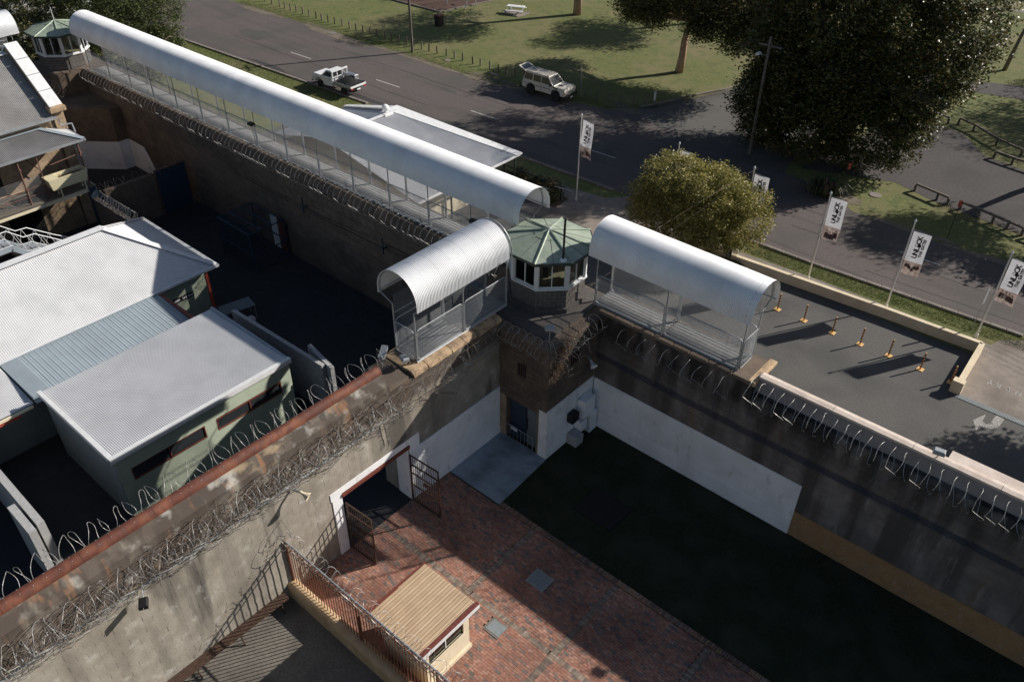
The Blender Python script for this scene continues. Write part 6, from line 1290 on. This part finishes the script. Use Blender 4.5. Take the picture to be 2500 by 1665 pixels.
# park trees whose crowns are above the frame and throw the long shade on the grass
def parktree(lab,x,y,h,r_,seed,N_=16000,leaf='gumleaf',lean=(0,0),bark='gumbark',tr=.38):
    rr=random.Random(seed); cl=[(lean[0]+rr.uniform(-.6,.6)*r_,lean[1]+rr.uniform(-.6,.6)*r_,h+rr.uniform(-.25,.3)*r_,r_*rr.uniform(.5,.75),r_*rr.uniform(.5,.75),r_*rr.uniform(.3,.5),1) for _ in range(6)]
    return tree('park_tree',lab,'tree',(x,y,0),([(0,0,0),(lean[0]*.3,lean[1]*.3,h*.35),(lean[0]*.7,lean[1]*.7,h*.7)],tr,tr*.6),6,cl,N_,(.4,22),.14,leaf,bark,seed,shell=.4)
parktree('park tree with pale grey trunk cut by the top photo edge beside the picnic table',-58.2,79.0,9.5,5.5,21,tr=.5)
parktree('park tree beyond the top photo edge behind the picnic table',-45.0,88.5,9.5,4.6,22); parktree('park tree beyond the top photo edge left of the picnic table',-72,90,10,5.5,23); 
 
parktree('small slim tree on the far lawn at the upper right',-19.6,98.5,6.6,2.6,31,5200,'shrubleaf',(.3,0),'bark',.16); parktree('taller slim dark tree at the upper right edge of the far lawn',-16.4,93,8.4,3.2,32,9000,'shrubleaf',(1.0,.3),'bark',.22)
parktree('bare-trunked sapling at the top right edge',-21.5,104,8,2.0,36,2500,'shrubleaf',(.6,0),'bark',.14)
parktree('leaning pale-trunked gum at the right photo edge of the car park',-6.2,70.5,9.5,4.2,33,14000,lean=(3.6,.6),tr=.33)
parktree('gum beyond the right photo edge shading the far street',-1,96,10,7,37,20000) 
parktree('dark trunk tree at the right photo edge of the grass strip',-1.9,60.0,3.8,2.2,34,9000,lean=(.6,.2),leaf='figleaf',bark='bark'); 
parktree('fern-leaved tree beyond the right photo edge by the driveway',5.2,44.8,6.5,3.2,35,14000,'conifer',bark='bark')
def shrub(lab,x,y,r_,h,seed,leaf='shrubleaf',N_=2600,group='garden shrubs'):
    t=thing('shrub',lab,'shrub',(x,y,0),0,group); V,Fq,_=leaves(N_,[(0,0,h*.5,r_,r_,h*.55,1)],(.1,14),.05,.6,.5,seed,.5); mk('foliage',npmesh('foliage',V,Fq,leaf),t); MB().tube([(0,0,0),(0,0,h*.6)],.03,4).build('stem','bark',t)
sheet('planted_bed',[(-37.2,41.2),(-31.4,41.3),(-31.5,43.0),(-37.2,43.4)],.012,'soil')
for i,(x,y) in enumerate(((-36.6,42.0),(-35.7,42.6),(-34.9,41.9),(-34.0,42.6),(-33.3,42.0),(-32.6,42.3),(-32.2,41.8),(-33.0,42.9))): shrub('leafy garden shrub in the bed between gatehouse and first flagpole',x,y,.55+.1*(i%3),.9+.2*(i%2),40+i)
for i,(x,y) in enumerate(((-20.8,42.2),(-19.8,42.1),(-19.0,42.6),(-18.3,42.8),(-20.2,42.8))): shrub('low dry shrub in the bed under the round tree',x,y,.45,.4,60+i,N_=1200,group='low shrubs under the round tree')
shrub('wispy grey green shrub at the far right lawn edge',-12.2,92.5,1.6,2.4,71,N_=5000,group='far shrubs')
# plants with long straps below the fig
sp_=MB()
for i in range(160):
    a=random.uniform(0,2*PI); L_=random.uniform(.7,1.5); c=Vector((-18.2+random.gauss(0,.5),55.9+random.gauss(0,.4),.1)); d=Vector((math.cos(a),math.sin(a),0)); s_=Vector((-d.y,d.x,0))*.05
    sp_.add([c-s_,c+s_,c+d*L_*.5+Vector((0,0,L_*.8))+s_,c+d*L_*.5+Vector((0,0,L_*.8))-s_,c+d*L_+Vector((0,0,L_*.45))],[(0,1,2,3),(3,2,4)])
sp_.build('strap_plant','shrubleaf',None,label='clump of strap-leaved plants at the foot of the fig tree',cat='plant')
# grass blades over the nearer verges and the yard lawn
def blades(n,sampler,h,w,m,name,lab):
    g=np.random.default_rng(hash(name)%1000 if False else 99); P=sampler(g,n); n=len(P); a=g.uniform(0,2*PI,n); hh=h*g.uniform(.4,1.3,n); d=np.stack([np.cos(a),np.sin(a),np.zeros(n)],1); ln=g.normal(size=(n,2))*h*.5
    A=P-d*w; B=P+d*w; T=P.copy(); T[:,2]+=hh; T[:,:2]+=ln; V=np.stack([A,B,T],1).reshape(-1,3); Fq=np.arange(n*3).reshape(n,3); mk(name,npmesh(name,V,Fq,m),None,kind='stuff',label=lab,cat='grass')
def verge(g,n):
    q=g.uniform(0,1,n); x=np.where(q<.45,g.uniform(-88,-56,n),g.uniform(-28,2,n)); x=np.where(q>.75,g.uniform(-90,-36,n),x)
    ny=np.interp(x,[p[0] for p in near],[p[1] for p in near]); fy=np.interp(x,[-240,-88,-49.7,-39.2,-36],[51.5,55.6,56.5,58.6,61.5]); y=np.where(q>.75,fy+np.abs(g.normal(0,.9,n)),np.where(x<-50,ny-.2-g.uniform(0,1,n)**1.5*6.5,ny-.25-g.uniform(0,1.35,n)))
    return np.stack([x,y,np.zeros(n)],1)
blades(60000,verge,.075,.014,'blade','verge_grass','uneven green grass on the street verges')
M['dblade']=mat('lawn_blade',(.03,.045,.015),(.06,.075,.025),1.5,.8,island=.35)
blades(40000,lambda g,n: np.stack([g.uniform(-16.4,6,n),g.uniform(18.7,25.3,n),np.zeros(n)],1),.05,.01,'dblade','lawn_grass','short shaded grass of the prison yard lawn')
# house and sheds at the far left edge
hs=thing('white_house','white weatherboard house with red roof edge at the top left corner','building',(-93,33,0)); MB().box(-8,-2,0,3.0,6,4.6).build('wall','trim',hs)
for k in range(22): MB().box(-8,-2.03,.2+k*.2,3.02,-2.0,.2+k*.2+.17).build('weatherboard','trim',hs)
MB().box(-8.3,-3.2,2.4,3.6,-2.04,2.55).build('awning_roof','maroon',hs); MB().slab([(-8.4,-2.4,4.7),(3.4,-2.4,4.7),(3.4,2,6.6),(-8.4,2,6.6)],.1).build('roof','maroon',hs)
MB().box(2.5,-2.3,0,2.62,-2.18,4.6).build('downpipe','cream',hs)
